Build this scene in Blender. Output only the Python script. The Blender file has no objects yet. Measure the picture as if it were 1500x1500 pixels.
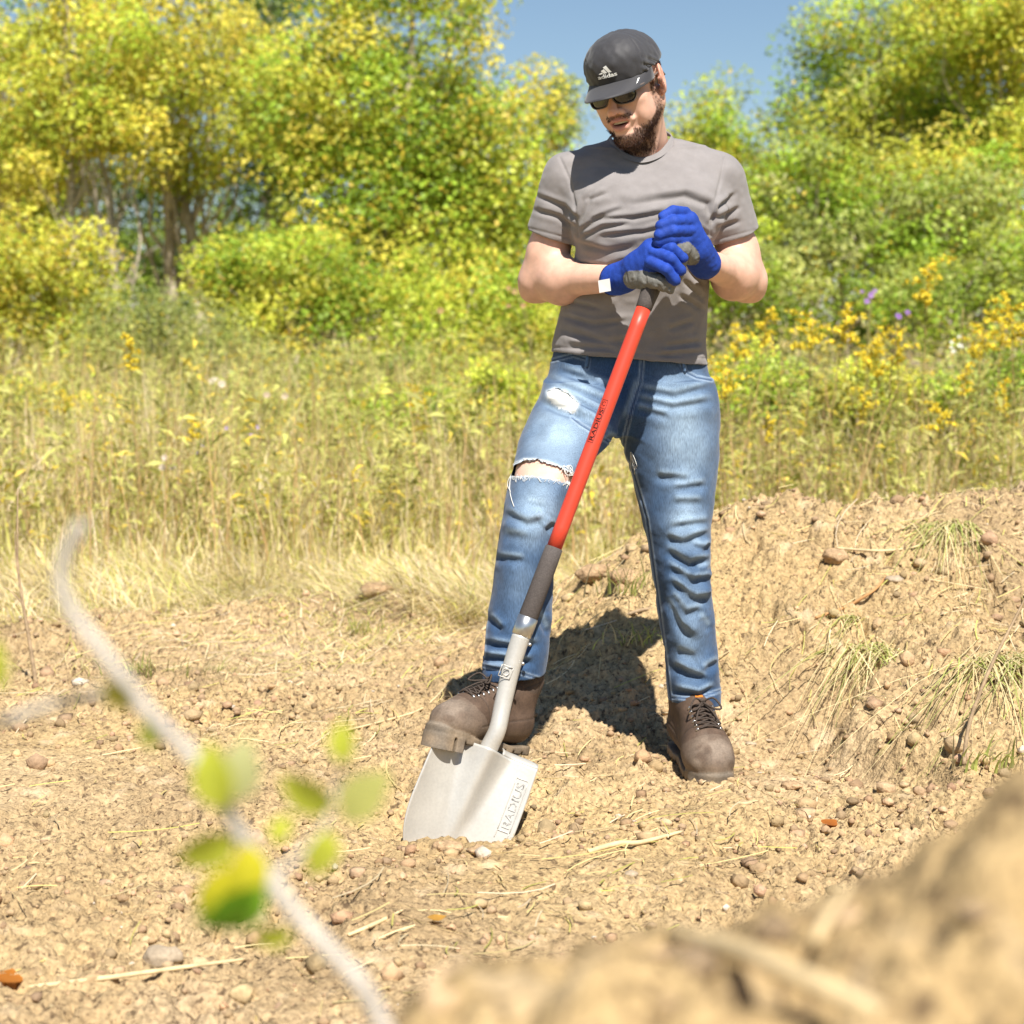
import bpy, math, random
import numpy as np
from mathutils import Vector, Matrix, bvhtree
from math import radians, sin, cos, pi
random.seed(4)
RNG = np.random.default_rng(7)
SC = bpy.context.scene
COL = SC.collection

# ------------------------------------------------------------------ camera
CAM_LOC = np.array([0.0, -4.5, 1.0]); F_PX = 2880.0; HORIZON = 500.0
PITCH = math.atan((750 - HORIZON) / F_PX)
cam_data = bpy.data.cameras.new('camera')
cam_data.sensor_width = 36.0; cam_data.lens = 36.0 * F_PX / 1500.0
cam_data.clip_start = 0.05; cam_data.clip_end = 2000
cam_data.dof.use_dof = True; cam_data.dof.focus_distance = 4.28; cam_data.dof.aperture_fstop = 4.4
cam = bpy.data.objects.new('camera', cam_data); COL.objects.link(cam)
cam.location = CAM_LOC.tolist(); cam.rotation_euler = (radians(90) - PITCH, 0, 0)
SC.camera = cam
# ------------------------------------------------------------------ light
SUN_AZ, SUN_EL = radians(14), radians(53)       # azimuth to the right of the camera's back
sun_vec = Vector((sin(SUN_AZ) * cos(SUN_EL), -cos(SUN_AZ) * cos(SUN_EL), sin(SUN_EL)))
world = bpy.data.worlds.new('World'); SC.world = world; world.use_nodes = True
wn = world.node_tree; bg = wn.nodes['Background']
sky = wn.nodes.new('ShaderNodeTexSky'); sky.sky_type = 'NISHITA'; sky.sun_disc = False
sky.sun_elevation = SUN_EL; sky.sun_rotation = pi - SUN_AZ
sky.air_density = 1.0; sky.dust_density = 0.15; sky.ozone_density = 3.0
wn.links.new(sky.outputs[0], bg.inputs[0]); bg.inputs[1].default_value = 0.058
sl = bpy.data.lights.new('sun', 'SUN'); sl.energy = 5.0; sl.angle = radians(0.55); sl.color = (1.0, 0.955, 0.88)
so = bpy.data.objects.new('sun', sl); COL.objects.link(so)
so.rotation_euler = sun_vec.to_track_quat('Z', 'Y').to_euler(); so.location = (3, -4, 8)
SC.view_settings.view_transform = 'Standard'; SC.view_settings.look = 'None'
SC.view_settings.exposure = 0.80; SC.view_settings.gamma = 1.0
SC.render.engine = 'CYCLES'
SC.cycles.max_bounces = 5; SC.cycles.diffuse_bounces = 2; SC.cycles.glossy_bounces = 2
SC.cycles.transmission_bounces = 3; SC.cycles.transparent_max_bounces = 8
SC.cycles.use_denoising = True

# ------------------------------------------------------------------ pixel <-> world
_fw = np.array([0, cos(PITCH), -sin(PITCH)]); _up = np.array([0, sin(PITCH), cos(PITCH)]); _rt = np.array([1.0, 0, 0])
def P(px, py, Y=0.0):
    """the world point on the plane y = Y that the photograph's pixel looks at"""
    d = _rt * (px - 750) + _up * (750 - py) + _fw * F_PX
    return CAM_LOC + d * ((Y - CAM_LOC[1]) / d[1])
def proj(v):
    q = np.asarray(v, float) - CAM_LOC
    z = q @ _fw
    return np.stack([750 + F_PX * (q @ _rt) / z, 750 - F_PX * (q @ _up) / z], -1)

# ------------------------------------------------------------------ objects
def link(o): COL.objects.link(o); return o
def mesh_obj(name, verts, faces, mat=None, parent=None, smooth=True, cols=None):
    me = bpy.data.meshes.new(name)
    verts = np.asarray(verts, np.float32)
    if isinstance(faces, np.ndarray):
        n, k = faces.shape
        me.vertices.add(len(verts)); me.vertices.foreach_set('co', verts.ravel())
        me.loops.add(n * k); me.loops.foreach_set('vertex_index', faces.astype(np.int32).ravel())
        me.polygons.add(n); me.polygons.foreach_set('loop_start', np.arange(0, n * k, k, dtype=np.int32))
        me.update(calc_edges=True)
    else:
        me.from_pydata(verts.tolist(), [], faces)
    if smooth: me.polygons.foreach_set('use_smooth', np.ones(len(me.polygons), bool))
    if cols is not None: set_col(me, cols)
    if mat: me.materials.append(mat)
    o = bpy.data.objects.new(name, me); link(o)
    if parent: o.parent = parent
    return o
def set_col(me, cols):
    cols = np.asarray(cols, np.float32)
    if cols.ndim == 1: cols = np.stack([cols] * 3, -1)
    if cols.shape[1] == 3: cols = np.concatenate([cols, np.ones((len(cols), 1), np.float32)], 1)
    a = me.attributes.new('Col', 'FLOAT_COLOR', 'POINT'); a.data.foreach_set('color', cols.ravel())
def empty(name, loc=(0, 0, 0)):
    o = bpy.data.objects.new(name, None); o.location = tuple(float(c) for c in loc); o.empty_display_size = .1
    return link(o)
def tag(o, label=None, cat=None, group=None, kind=None):
    if label: o['label'] = label
    if cat: o['category'] = cat
    if group: o['group'] = group
    if kind: o['kind'] = kind
    return o
def adopt(parent, kids):
    """parent things that were built in world space to an empty that has a location"""
    for k in kids:
        k.parent = parent; k.matrix_parent_inverse = Matrix.Translation(-Vector(parent.location))

# ------------------------------------------------------------------ materials
def mat(name, color=(.5, .5, .5), rough=.8, spec=.3, metal=0.0, use_col=False, noise=None, bump=None, transl=0.0,
        noise2=None, sheen=0.0, coat=0.0, obj_coords=True):
    """noise = (scale, amount, detail): value variation; bump = (scale, strength, distance)"""
    m = bpy.data.materials.new(name); m.use_nodes = True
    t = m.node_tree; n = t.nodes; b = n['Principled BSDF']; L = t.links.new
    b.inputs['Roughness'].default_value = rough; b.inputs['Specular IOR Level'].default_value = spec
    b.inputs['Metallic'].default_value = metal
    if sheen: b.inputs['Sheen Weight'].default_value = sheen
    if coat: b.inputs['Coat Weight'].default_value = coat
    if use_col:
        a = n.new('ShaderNodeAttribute'); a.attribute_name = 'Col'; c = a.outputs['Color']
    else:
        r = n.new('ShaderNodeRGB'); r.outputs[0].default_value = (*color, 1); c = r.outputs[0]
    tc = n.new('ShaderNodeTexCoord'); vec = tc.outputs['Object']
    for nz in (noise, noise2):
        if not nz: continue
        x = n.new('ShaderNodeTexNoise'); x.inputs['Scale'].default_value = nz[0]; x.inputs['Detail'].default_value = nz[2] if len(nz) > 2 else 4
        L(vec, x.inputs['Vector'])
        mr = n.new('ShaderNodeMapRange'); mr.inputs[1].default_value = .3; mr.inputs[2].default_value = .7
        mr.inputs[3].default_value = 1 - nz[1]; mr.inputs[4].default_value = 1 + nz[1]
        L(x.outputs['Fac'], mr.inputs[0])
        mx = n.new('ShaderNodeVectorMath'); mx.operation = 'SCALE'; L(c, mx.inputs[0]); L(mr.outputs[0], mx.inputs['Scale']); c = mx.outputs[0]
    L(c, b.inputs['Base Color'])
    if bump:
        x = n.new('ShaderNodeTexNoise'); x.inputs['Scale'].default_value = bump[0]; x.inputs['Detail'].default_value = 6
        L(vec, x.inputs['Vector'])
        bp = n.new('ShaderNodeBump'); bp.inputs['Strength'].default_value = bump[1]; bp.inputs['Distance'].default_value = bump[2]
        L(x.outputs['Fac'], bp.inputs['Height']); L(bp.outputs[0], b.inputs['Normal'])
    if transl:
        out = n['Material Output']; tr = n.new('ShaderNodeBsdfTranslucent'); ms = n.new('ShaderNodeMixShader')
        L(c, tr.inputs[0]); ms.inputs[0].default_value = transl
        L(b.outputs[0], ms.inputs[1]); L(tr.outputs[0], ms.inputs[2]); L(ms.outputs[0], out.inputs[0])
    return m

# ------------------------------------------------------------------ value noise in numpy
def _hash(ix, iy, iz):
    h = (ix * 374761393 + iy * 668265263 + iz * 2147483647 % 1274126177 + iz * 1274126177) & 0xFFFFFFFF
    h = ((h ^ (h >> 13)) * 1274126177) & 0xFFFFFFFF
    return ((h ^ (h >> 16)) & 0xFFFF) / 65535.0
def vnoise(x, y, z=0.0):
    x, y, z = np.broadcast_arrays(np.asarray(x, float), np.asarray(y, float), np.asarray(z, float))
    ix, iy, iz = np.floor(x).astype(np.int64), np.floor(y).astype(np.int64), np.floor(z).astype(np.int64)
    fx, fy, fz = x - ix, y - iy, z - iz
    fx, fy, fz = fx * fx * (3 - 2 * fx), fy * fy * (3 - 2 * fy), fz * fz * (3 - 2 * fz)
    r = 0
    for dx in (0, 1):
        for dy in (0, 1):
            for dz in (0, 1):
                w = (fx if dx else 1 - fx) * (fy if dy else 1 - fy) * (fz if dz else 1 - fz)
                r = r + w * _hash(ix + dx, iy + dy, iz + dz)
    return r * 2 - 1
def vnoise2(x, y):
    ix, iy = np.floor(x).astype(np.int64), np.floor(y).astype(np.int64)
    fx, fy = x - ix, y - iy
    fx, fy = fx * fx * (3 - 2 * fx), fy * fy * (3 - 2 * fy)
    a, b, c, d = _hash(ix, iy, 0 * ix), _hash(ix + 1, iy, 0 * ix), _hash(ix, iy + 1, 0 * ix), _hash(ix + 1, iy + 1, 0 * ix)
    return ((a * (1 - fx) + b * fx) * (1 - fy) + (c * (1 - fx) + d * fx) * fy) * 2 - 1
def fbm2(x, y, oct=4, gain=.5):
    r, a = 0, 1
    for i in range(oct):
        r = r + a * vnoise2(x * 2 ** i + 17 * i, y * 2 ** i - 31 * i); a *= gain
    return r

# ------------------------------------------------------------------ solid sculpting: distance fields on a grid, meshed by surface nets
class Vol:
    def __init__(s, lo, hi, h):
        s.lo = np.array(lo, float); s.h = h
        s.n = np.ceil((np.array(hi) - s.lo) / h).astype(int) + 1
        s.ax = [(s.lo[i] + h * np.arange(s.n[i])).astype(np.float32) for i in range(3)]
        s.F = np.full(tuple(s.n), 1.0, np.float32); s.prims = []
    def _sl(s, lo, hi, pad):
        a = np.clip(np.floor((np.array(lo) - pad - s.lo) / s.h).astype(int), 0, s.n)
        b = np.clip(np.ceil((np.array(hi) + pad - s.lo) / s.h).astype(int) + 1, 0, s.n)
        return tuple(slice(a[i], b[i]) for i in range(3))
    def _xyz(s, sl):
        return s.ax[0][sl[0]][:, None, None], s.ax[1][sl[1]][None, :, None], s.ax[2][sl[2]][None, None, :]
    def add(s, prim, k=.01, col=None):
        fn, lo, hi = prim
        if col is not None: s.prims.append((fn, col))
        sl = s._sl(lo, hi, k + 3 * s.h); A = s.F[sl]
        if A.size == 0: return s
        B = fn(*s._xyz(sl)).astype(np.float32)
        hh = np.clip(.5 + .5 * (A - B) / k, 0, 1)
        s.F[sl] = A * (1 - hh) + B * hh - k * hh * (1 - hh)
        return s
    def sub(s, prim, k=.005):
        fn, lo, hi = prim
        sl = s._sl(lo, hi, k + 3 * s.h); A = s.F[sl]
        if A.size == 0: return s
        B = -fn(*s._xyz(sl)).astype(np.float32)
        hh = np.clip(.5 - .5 * (A - B) / k, 0, 1)
        s.F[sl] = A * (1 - hh) + B * hh + k * hh * (1 - hh)
        return s
    def mesh(s, smooth=1):
        F = s.F; h = s.h; n = F.shape
        ins = F < 0
        c = np.zeros((n[0] - 1, n[1] - 1, n[2] - 1), np.uint8)
        for dx in (0, 1):
            for dy in (0, 1):
                for dz in (0, 1):
                    c += ins[dx:n[0] - 1 + dx, dy:n[1] - 1 + dy, dz:n[2] - 1 + dz]
        act = (c > 0) & (c < 8)
        I = np.argwhere(act); idx = np.full(act.shape, -1, np.int32); idx[act] = np.arange(len(I))
        acc = np.zeros((len(I), 3)); cnt = np.zeros(len(I))
        cor = {}
        for q in range(8):
            d = (q & 1, q >> 1 & 1, q >> 2 & 1); cor[d] = F[I[:, 0] + d[0], I[:, 1] + d[1], I[:, 2] + d[2]]
        for a in range(3):
            o = [x for x in range(3) if x != a]
            for u in (0, 1):
                for w in (0, 1):
                    d0 = [0, 0, 0]; d0[o[0]] = u; d0[o[1]] = w; d1 = list(d0); d1[a] = 1
                    f0, f1 = cor[tuple(d0)], cor[tuple(d1)]
                    m = (f0 < 0) != (f1 < 0)
                    t = np.where(m, f0 / np.where(m, f0 - f1, 1), 0)
                    p = np.tile(np.array(d0, float), (len(I), 1)); p[:, a] = t
                    acc += p * m[:, None]; cnt += m
        V = s.lo + h * (I + acc / np.maximum(cnt, 1)[:, None])
        Q = []
        for a in range(3):
            b, e = (a + 1) % 3, (a + 2) % 3
            sl0 = [slice(None)] * 3; sl1 = [slice(None)] * 3
            sl0[a] = slice(0, n[a] - 1); sl1[a] = slice(1, n[a])
            A, B = ins[tuple(sl0)], ins[tuple(sl1)]
            E = np.argwhere(A != B)
            ok = (E[:, b] > 0) & (E[:, e] > 0) & (E[:, b] < n[b] - 1) & (E[:, e] < n[e] - 1); E = E[ok]
            flip = A[E[:, 0], E[:, 1], E[:, 2]]
            def cell(db, de):
                k = E.copy(); k[:, b] += db; k[:, e] += de; return idx[k[:, 0], k[:, 1], k[:, 2]]
            q = np.stack([cell(-1, -1), cell(0, -1), cell(0, 0), cell(-1, 0)], 1)
            q[~flip] = q[~flip][:, ::-1]; Q.append(q)
        Q = np.concatenate(Q)
        if smooth: V = lap(V, Q, smooth)
        return V, Q
    def colors(s, V, default):
        best = np.full(len(V), 1e9); C = np.tile(np.array(default, float), (len(V), 1))
        for fn, col in s.prims:
            d = fn(V[:, 0], V[:, 1], V[:, 2]); m = d < best
            best[m] = d[m]; C[m] = col
        return C
def lap(V, Q, it=1, lam=.5):
    e = np.concatenate([Q[:, [0, 1]], Q[:, [1, 2]], Q[:, [2, 3]], Q[:, [3, 0]]]); e = np.concatenate([e, e[:, ::-1]])
    cnt = np.bincount(e[:, 0], minlength=len(V)); cnt = np.maximum(cnt, 1)
    for _ in range(it):
        S = np.stack([np.bincount(e[:, 0], V[e[:, 1], k], minlength=len(V)) for k in range(3)], 1) / cnt[:, None]
        V = V + lam * (S - V)
    return V
def vnormals(V, Q):
    n = np.cross(V[Q[:, 2]] - V[Q[:, 0]], V[Q[:, 3]] - V[Q[:, 1]])
    N = np.zeros_like(V)
    for k in range(4):
        for a in range(3): N[:, a] += np.bincount(Q[:, k], n[:, a], minlength=len(V))
    return N / np.maximum(np.linalg.norm(N, axis=1), 1e-12)[:, None]
# primitives: (function, low corner, high corner)
def cone(a, b, ra, rb, flat=None):
    """round cone from a to b; flat = (direction, factor) squeezes the section along a direction"""
    a, b = np.array(a, float), np.array(b, float); ba = b - a; L2 = max(ba @ ba, 1e-12)
    if flat is not None:
        u = np.array(flat[0], float); u -= ba * (u @ ba) / L2; u /= np.linalg.norm(u); fs = 1 / flat[1] - 1
    def fn(x, y, z):
        X, Y, Z = x - a[0], y - a[1], z - a[2]
        t = np.clip((X * ba[0] + Y * ba[1] + Z * ba[2]) / L2, 0, 1)
        X, Y, Z = X - t * ba[0], Y - t * ba[1], Z - t * ba[2]
        if flat is not None:
            w = (X * u[0] + Y * u[1] + Z * u[2]) * fs
            X, Y, Z = X + w * u[0], Y + w * u[1], Z + w * u[2]
        return np.sqrt(X * X + Y * Y + Z * Z) - (ra + (rb - ra) * t)
    r = max(ra, rb) * (max(1, flat[1]) if flat else 1)
    return fn, np.minimum(a, b) - r, np.maximum(a, b) + r
def ball(c, r, R=None):
    """ellipsoid with radii r, turned by the 3x3 matrix R"""
    c = np.array(c, float); r = np.array([r] * 3 if np.isscalar(r) else r, float); m = r.min()
    def fn(x, y, z):
        X, Y, Z = x - c[0], y - c[1], z - c[2]
        if R is not None: X, Y, Z = (R[0, 0] * X + R[1, 0] * Y + R[2, 0] * Z, R[0, 1] * X + R[1, 1] * Y + R[2, 1] * Z, R[0, 2] * X + R[1, 2] * Y + R[2, 2] * Z)
        k0 = np.sqrt((X / r[0]) ** 2 + (Y / r[1]) ** 2 + (Z / r[2]) ** 2)
        k1 = np.sqrt((X / r[0] ** 2) ** 2 + (Y / r[1] ** 2) ** 2 + (Z / r[2] ** 2) ** 2)
        return k0 * (k0 - 1) / np.maximum(k1, 1e-6)
    q = r.max() if R is not None else r
    return fn, c - q, c + q
def loft(rows, off=0.0, sq=2.0):
    """stack of oval sections: rows of (pixel row, left pixel, right pixel, depth y, half depth)"""
    T = []
    for py, xl, xr, Y, b in rows:
        l, r = P(xl, py, Y), P(xr, py, Y); T.append((l[2], (l[0] + r[0]) / 2, (r[0] - l[0]) / 2, Y, b))
    T = np.array(sorted(T))
    lo = np.array([(T[:, 1] - T[:, 2]).min(), (T[:, 3] - T[:, 4]).min(), T[0, 0]]); hi = np.array([(T[:, 1] + T[:, 2]).max(), (T[:, 3] + T[:, 4]).max(), T[-1, 0]])
    zz = np.linspace(T[0, 0], T[-1, 0], 120); G = []
    for k in range(1, 5):
        g = np.interp(zz, T[:, 0], T[:, k])
        for _ in range(6): g[1:-1] = .25 * g[:-2] + .5 * g[1:-1] + .25 * g[2:]
        G.append(g)
    def fn(x, y, z):
        xc, a, yc, b = [np.interp(z, zz, g) for g in G]
        a, b = a - off, b - off
        d = ((np.abs((x - xc) / a) ** sq + np.abs((y - yc) / b) ** sq) ** (1 / sq) - 1) * np.minimum(a, b)
        return np.maximum(d, np.maximum(z - T[-1, 0], T[0, 0] - z))
    return fn, lo, hi
def half(p, n, R=3.0):
    """everything on the side of the plane that n points to"""
    p, n = np.array(p, float), np.array(n, float); n /= np.linalg.norm(n)
    return (lambda x, y, z: -((x - p[0]) * n[0] + (y - p[1]) * n[1] + (z - p[2]) * n[2])), p - R, p + R
def local(prim, R, t):
    """a primitive given in a local frame, placed in the world"""
    fn, lo, hi = prim; c = (np.array(lo) + hi) / 2; r = np.linalg.norm(np.array(hi) - lo) / 2; w = R @ c + t
    def g(x, y, z):
        X, Y, Z = x - t[0], y - t[1], z - t[2]
        return fn(R[0, 0] * X + R[1, 0] * Y + R[2, 0] * Z, R[0, 1] * X + R[1, 1] * Y + R[2, 1] * Z, R[0, 2] * X + R[1, 2] * Y + R[2, 2] * Z)
    return g, w - r, w + r
def rot(ax, deg):
    return np.array(Matrix.Rotation(radians(deg), 3, ax))
def pl_dist(uv, pts):
    """distance of pixels to a polyline and the fraction along it"""
    pts = np.array(pts, float); best = np.full(len(uv), 1e9); fr = np.zeros(len(uv)); sg = np.zeros(len(uv)); n = len(pts) - 1
    for i in range(n):
        a, b = pts[i], pts[i + 1]; ab = b - a
        t = np.clip(((uv - a) @ ab) / (ab @ ab), 0, 1); q = uv - a - t[:, None] * ab
        d = np.hypot(q[:, 0], q[:, 1]); m = d < best
        best[m] = d[m]; fr[m] = (i + t[m]) / n; sg[m] = np.sign(ab[0] * q[m, 1] - ab[1] * q[m, 0])
    return best, fr, sg
def wrinkle(V, Q, folds, w=5.0, amp=.005):
    """press creases into the side of a cloth mesh that shows in the photograph"""
    N = vnormals(V, Q); uv = proj(V); view = CAM_LOC - V; view /= np.linalg.norm(view, axis=1)[:, None]
    face = np.clip((np.sum(N * view, 1) + .05) / .3, 0, 1)
    D = np.zeros(len(V))
    for f in folds:
        pts, ww, aa = (f[0], f[1], f[2]) if isinstance(f, tuple) else (f, w, amp)
        d, t, sg = pl_dist(uv, pts); m = d < 5 * ww
        env = np.clip(np.minimum(t, 1 - t) * 5 + .12, 0, 1)
        d = d * sg
        g = -np.exp(-(d / ww) ** 2) + .75 * np.exp(-((d + 2.0 * ww) / (1.3 * ww)) ** 2) + .35 * np.exp(-((d - 2.2 * ww) / (1.4 * ww)) ** 2)
        D[m] += (aa * env * g)[m]
    return V + N * (D * face)[:, None]
def in_poly(uv, poly):
    poly = np.array(poly, float); r = np.zeros(len(uv), bool); j = len(poly) - 1
    for i in range(len(poly)):
        a, b = poly[i], poly[j]
        c = ((a[1] > uv[:, 1]) != (b[1] > uv[:, 1])) & (uv[:, 0] < (b[0] - a[0]) * (uv[:, 1] - a[1]) / (b[1] - a[1] + 1e-12) + a[0])
        r ^= c; j = i
    return r
def tube(pts, rad, seg=8, closed=False):
    pts = np.array(pts, float); n = len(pts); rad = np.broadcast_to(np.array(rad, float), (n,))
    tan = np.gradient(pts, axis=0) if not closed else np.roll(pts, -1, 0) - np.roll(pts, 1, 0)
    tan /= np.maximum(np.linalg.norm(tan, axis=1), 1e-9)[:, None]
    u = np.cross(tan[0], [0, 0, 1.0]); u = u if np.linalg.norm(u) > .1 else np.cross(tan[0], [0, 1.0, 0]); u /= np.linalg.norm(u)
    V = []; F = []
    for i in range(n):
        u = u - tan[i] * (u @ tan[i]); u /= max(np.linalg.norm(u), 1e-9); w = np.cross(tan[i], u)
        for k in range(seg):
            a = 2 * pi * k / seg; V.append(pts[i] + rad[i] * (cos(a) * u + sin(a) * w))
    for i in range(n if closed else n - 1):
        for k in range(seg):
            j = (i + 1) % n; F.append((i * seg + k, i * seg + (k + 1) % seg, j * seg + (k + 1) % seg, j * seg + k))
    if not closed: F.append(tuple(range(seg))[::-1]); F.append(tuple((n - 1) * seg + k for k in range(seg)))
    return V, F
class MB:
    def __init__(s): s.V = []; s.F = []; s.C = []
    def add(s, V, F, col=None):
        o = len(s.V); s.V.extend([tuple(v) for v in V]); s.F.extend([tuple(i + o for i in f) for f in F])
        if col is not None: s.C.extend([col] * len(V))
        return s
    def build(s, name, m, parent=None, smooth=True):
        return mesh_obj(name, s.V, s.F, m, parent, smooth, np.array(s.C) if s.C else None)
def spline(pts, n=24):
    pts = np.array(pts, float); k = len(pts); out = []
    for i in range(n):
        u = i / (n - 1) * (k - 1); j = min(int(u), k - 2); t = u - j
        p0, p1, p2, p3 = pts[max(j - 1, 0)], pts[j], pts[j + 1], pts[min(j + 2, k - 1)]
        out.append(.5 * (2 * p1 + (p2 - p0) * t + (2 * p0 - 5 * p1 + 4 * p2 - p3) * t * t + (3 * p1 - p0 - 3 * p2 + p3) * t ** 3))
    return np.array(out)
def text_mesh(body, size=1.0):
    cu = bpy.data.curves.new('writing', 'FONT'); cu.body = body; cu.size = size; cu.resolution_u = 3
    o = bpy.data.objects.new('writing', cu); COL.objects.link(o)
    bpy.context.view_layer.update()
    me = bpy.data.meshes.new_from_object(o.evaluated_get(bpy.context.evaluated_depsgraph_get()))
    V = np.array([v.co[:] for v in me.vertices]); F = [tuple(p.vertices) for p in me.polygons]
    bpy.data.objects.remove(o); bpy.data.meshes.remove(me)
    V = V[:, :2]; V -= V.min(0); return V, F
# ================================================================== the ground
def bump2(x, y, cx, cy, rx, ry, a=0.0):
    c, s_ = cos(a), sin(a); u = ((x - cx) * c + (y - cy) * s_) / rx; w = (-(x - cx) * s_ + (y - cy) * c) / ry
    return np.exp(-(u * u + w * w))
def smst(a, b, t): t = np.clip((t - a) / (b - a), 0, 1); return t * t * (3 - 2 * t)
def ground_z(x, y):
    """height of the site without its crumbs: dug flat, spoil heap behind, meadow rising to the wood, spoil beside the camera"""
    x, y = np.asarray(x, float), np.asarray(y, float)
    z = -.02 + .03 * smst(-1.5, .2, y)
    z = z + .62 * smst(2.0, 13, y) + .02 * (y - 13) * (y > 13)
    # spoil heap behind and to the right
    crest = np.interp(x, [-.30, -.05, .10, .216, .39, .59, .745, .98, 1.27, 1.47, 2.0, 2.8], [.0, .05, .17, .275, .39, .45, .49, .48, .51, .54, .55, .45])
    yc = 1.18 + .05 * np.sin(x * 2.1) + .25 * smst(.8, 2.0, x)
    prof = np.where(y < yc, smst(yc - 1.12, yc + .12, y) ** .95, 1 - smst(yc + .12, yc + 1.0, y))
    z = z + crest * prof
    # cut bank on the right with a hollow in front of it
    z = z + .07 * bump2(x, y, 1.16, .42, .30, .34, .3) - .05 * bump2(x, y, .66, .22, .16, .20)
    z = z + .10 * smst(.84, .94, x + .10 * np.sin(y * 9)) * smst(.85, .3, y) * smst(-.42, -.02, y)
    z = z - .035 * bump2(x, y, .84, .0, .13, .2) - .16 * bump2(x, y, .93, .10, .045, .05) - .07 * bump2(x, y, 1.02, .05, .05, .03) - .07 * bump2(x, y, .90, .50, .05, .03)
    # low ridges of spoil on the left, by the grass
    z = z + .11 * bump2(x, y, -.68, 2.15, .42, .22) + .07 * bump2(x, y, -1.35, 2.0, .3, .25) + .06 * bump2(x, y, -.30, 2.3, .25, .2) + .05 * bump2(x, y, -.1, 1.55, .4, .25)
    z = z + .085 * bump2(x, y, -.475, 2.62, .07, .07)
    # soil heaped at the blade and round the standing boot
    z = z + .022 * bump2(x, y, -.135, -.545, .085, .04, -.1) - .052 * bump2(x, y, -.12, -.44, .22, .14) + .016 * bump2(x, y, .48, -.16, .12, .06)
    z = z - .012 * bump2(x, y, -.12, -.40, .12, .06)
    # the spoil beside the camera
    cr = np.interp(x, [-.9, -.45, -.25, -.13, -.052, .017, .07, .12, .174, .226, .26, .45, 1.2], [.0, .10, .36, .545, .636, .662, .677, .692, .710, .730, .744, .78, .72])
    pr = np.where(y > -3.5, 1 - smst(-3.5, -2.3, y), smst(-4.3, -3.5, y) * .35 + .65)
    z = z + cr * pr
    return z
def crumbs(x, y):
    """clods and crumbs of the turned soil"""
    w1 = vnoise2(x * 6 + 3.1, y * 6 - 1.7); 
    z = .020 * w1 * .8 + .016 * vnoise2(x * 13 + 9.2, y * 13) 
    r = 1 - np.abs(vnoise2(x * 27 + .7 * w1, y * 27 + 4.4)); z = z + .017 * (r - .6)
    r2 = 1 - np.abs(vnoise2(x * 58 + 5.5, y * 58 - 2.2)); z = z + .0125 * (r2 - .6)
    z = z + .0065 * vnoise2(x * 105 + 8.1, y * 105 + 1.3)
    z = z - .022 * smst(.52, .85, vnoise2(x * 34 + 2.2, y * 34 + 6.1)) - .012 * smst(.5, .8, vnoise2(x * 70 + 1.2, y * 70 + 3.3))
    return z
def rough_amt(x, y):
    a = .55 + .75 * smst(.1, .9, fbm2(x * 1.3 + 4, y * 1.3 + 7, 3) + .4)
    a = a + .9 * bump2(x, y, 1.1, .35, .45, .5) + .55 * smst(.2, 1.2, y) + .45 * smst(-1.9, -2.6, y)
    a = a * (1 - .55 * bump2(x, y, .62, .1, .2, .25)) * (1 - .5 * bump2(x, y, -1.0, -.1, .7, .7))
    return a
def grid_obj(name, x0, x1, y0, y1, h, m, drop=None, fine=True):
    xs, ys = np.arange(x0, x1 + h / 2, h), np.arange(y0, y1 + h / 2, h)
    X, Y = np.meshgrid(xs, ys); X, Y = X.ravel(), Y.ravel()
    Z = ground_z(X, Y)
    if fine:
        X2 = X + .004 * vnoise2(X * 40, Y * 40); Y2 = Y + .004 * vnoise2(X * 40 + 50, Y * 40)
        Z = Z + crumbs(X2, Y2) * rough_amt(X, Y)
    else: Z = Z + .05 * fbm2(X * .7, Y * .7, 3) * smst(2.5, 4, Y)
    if drop is not None: Z = Z - drop(X, Y)
    nx, ny = len(xs), len(ys); i, j = np.meshgrid(np.arange(nx - 1), np.arange(ny - 1)); a = (j * nx + i).ravel()
    return mesh_obj(name, np.stack([X, Y, Z], 1), np.stack([a, a + 1, a + nx + 1, a + nx], 1), m, None, True)
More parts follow.
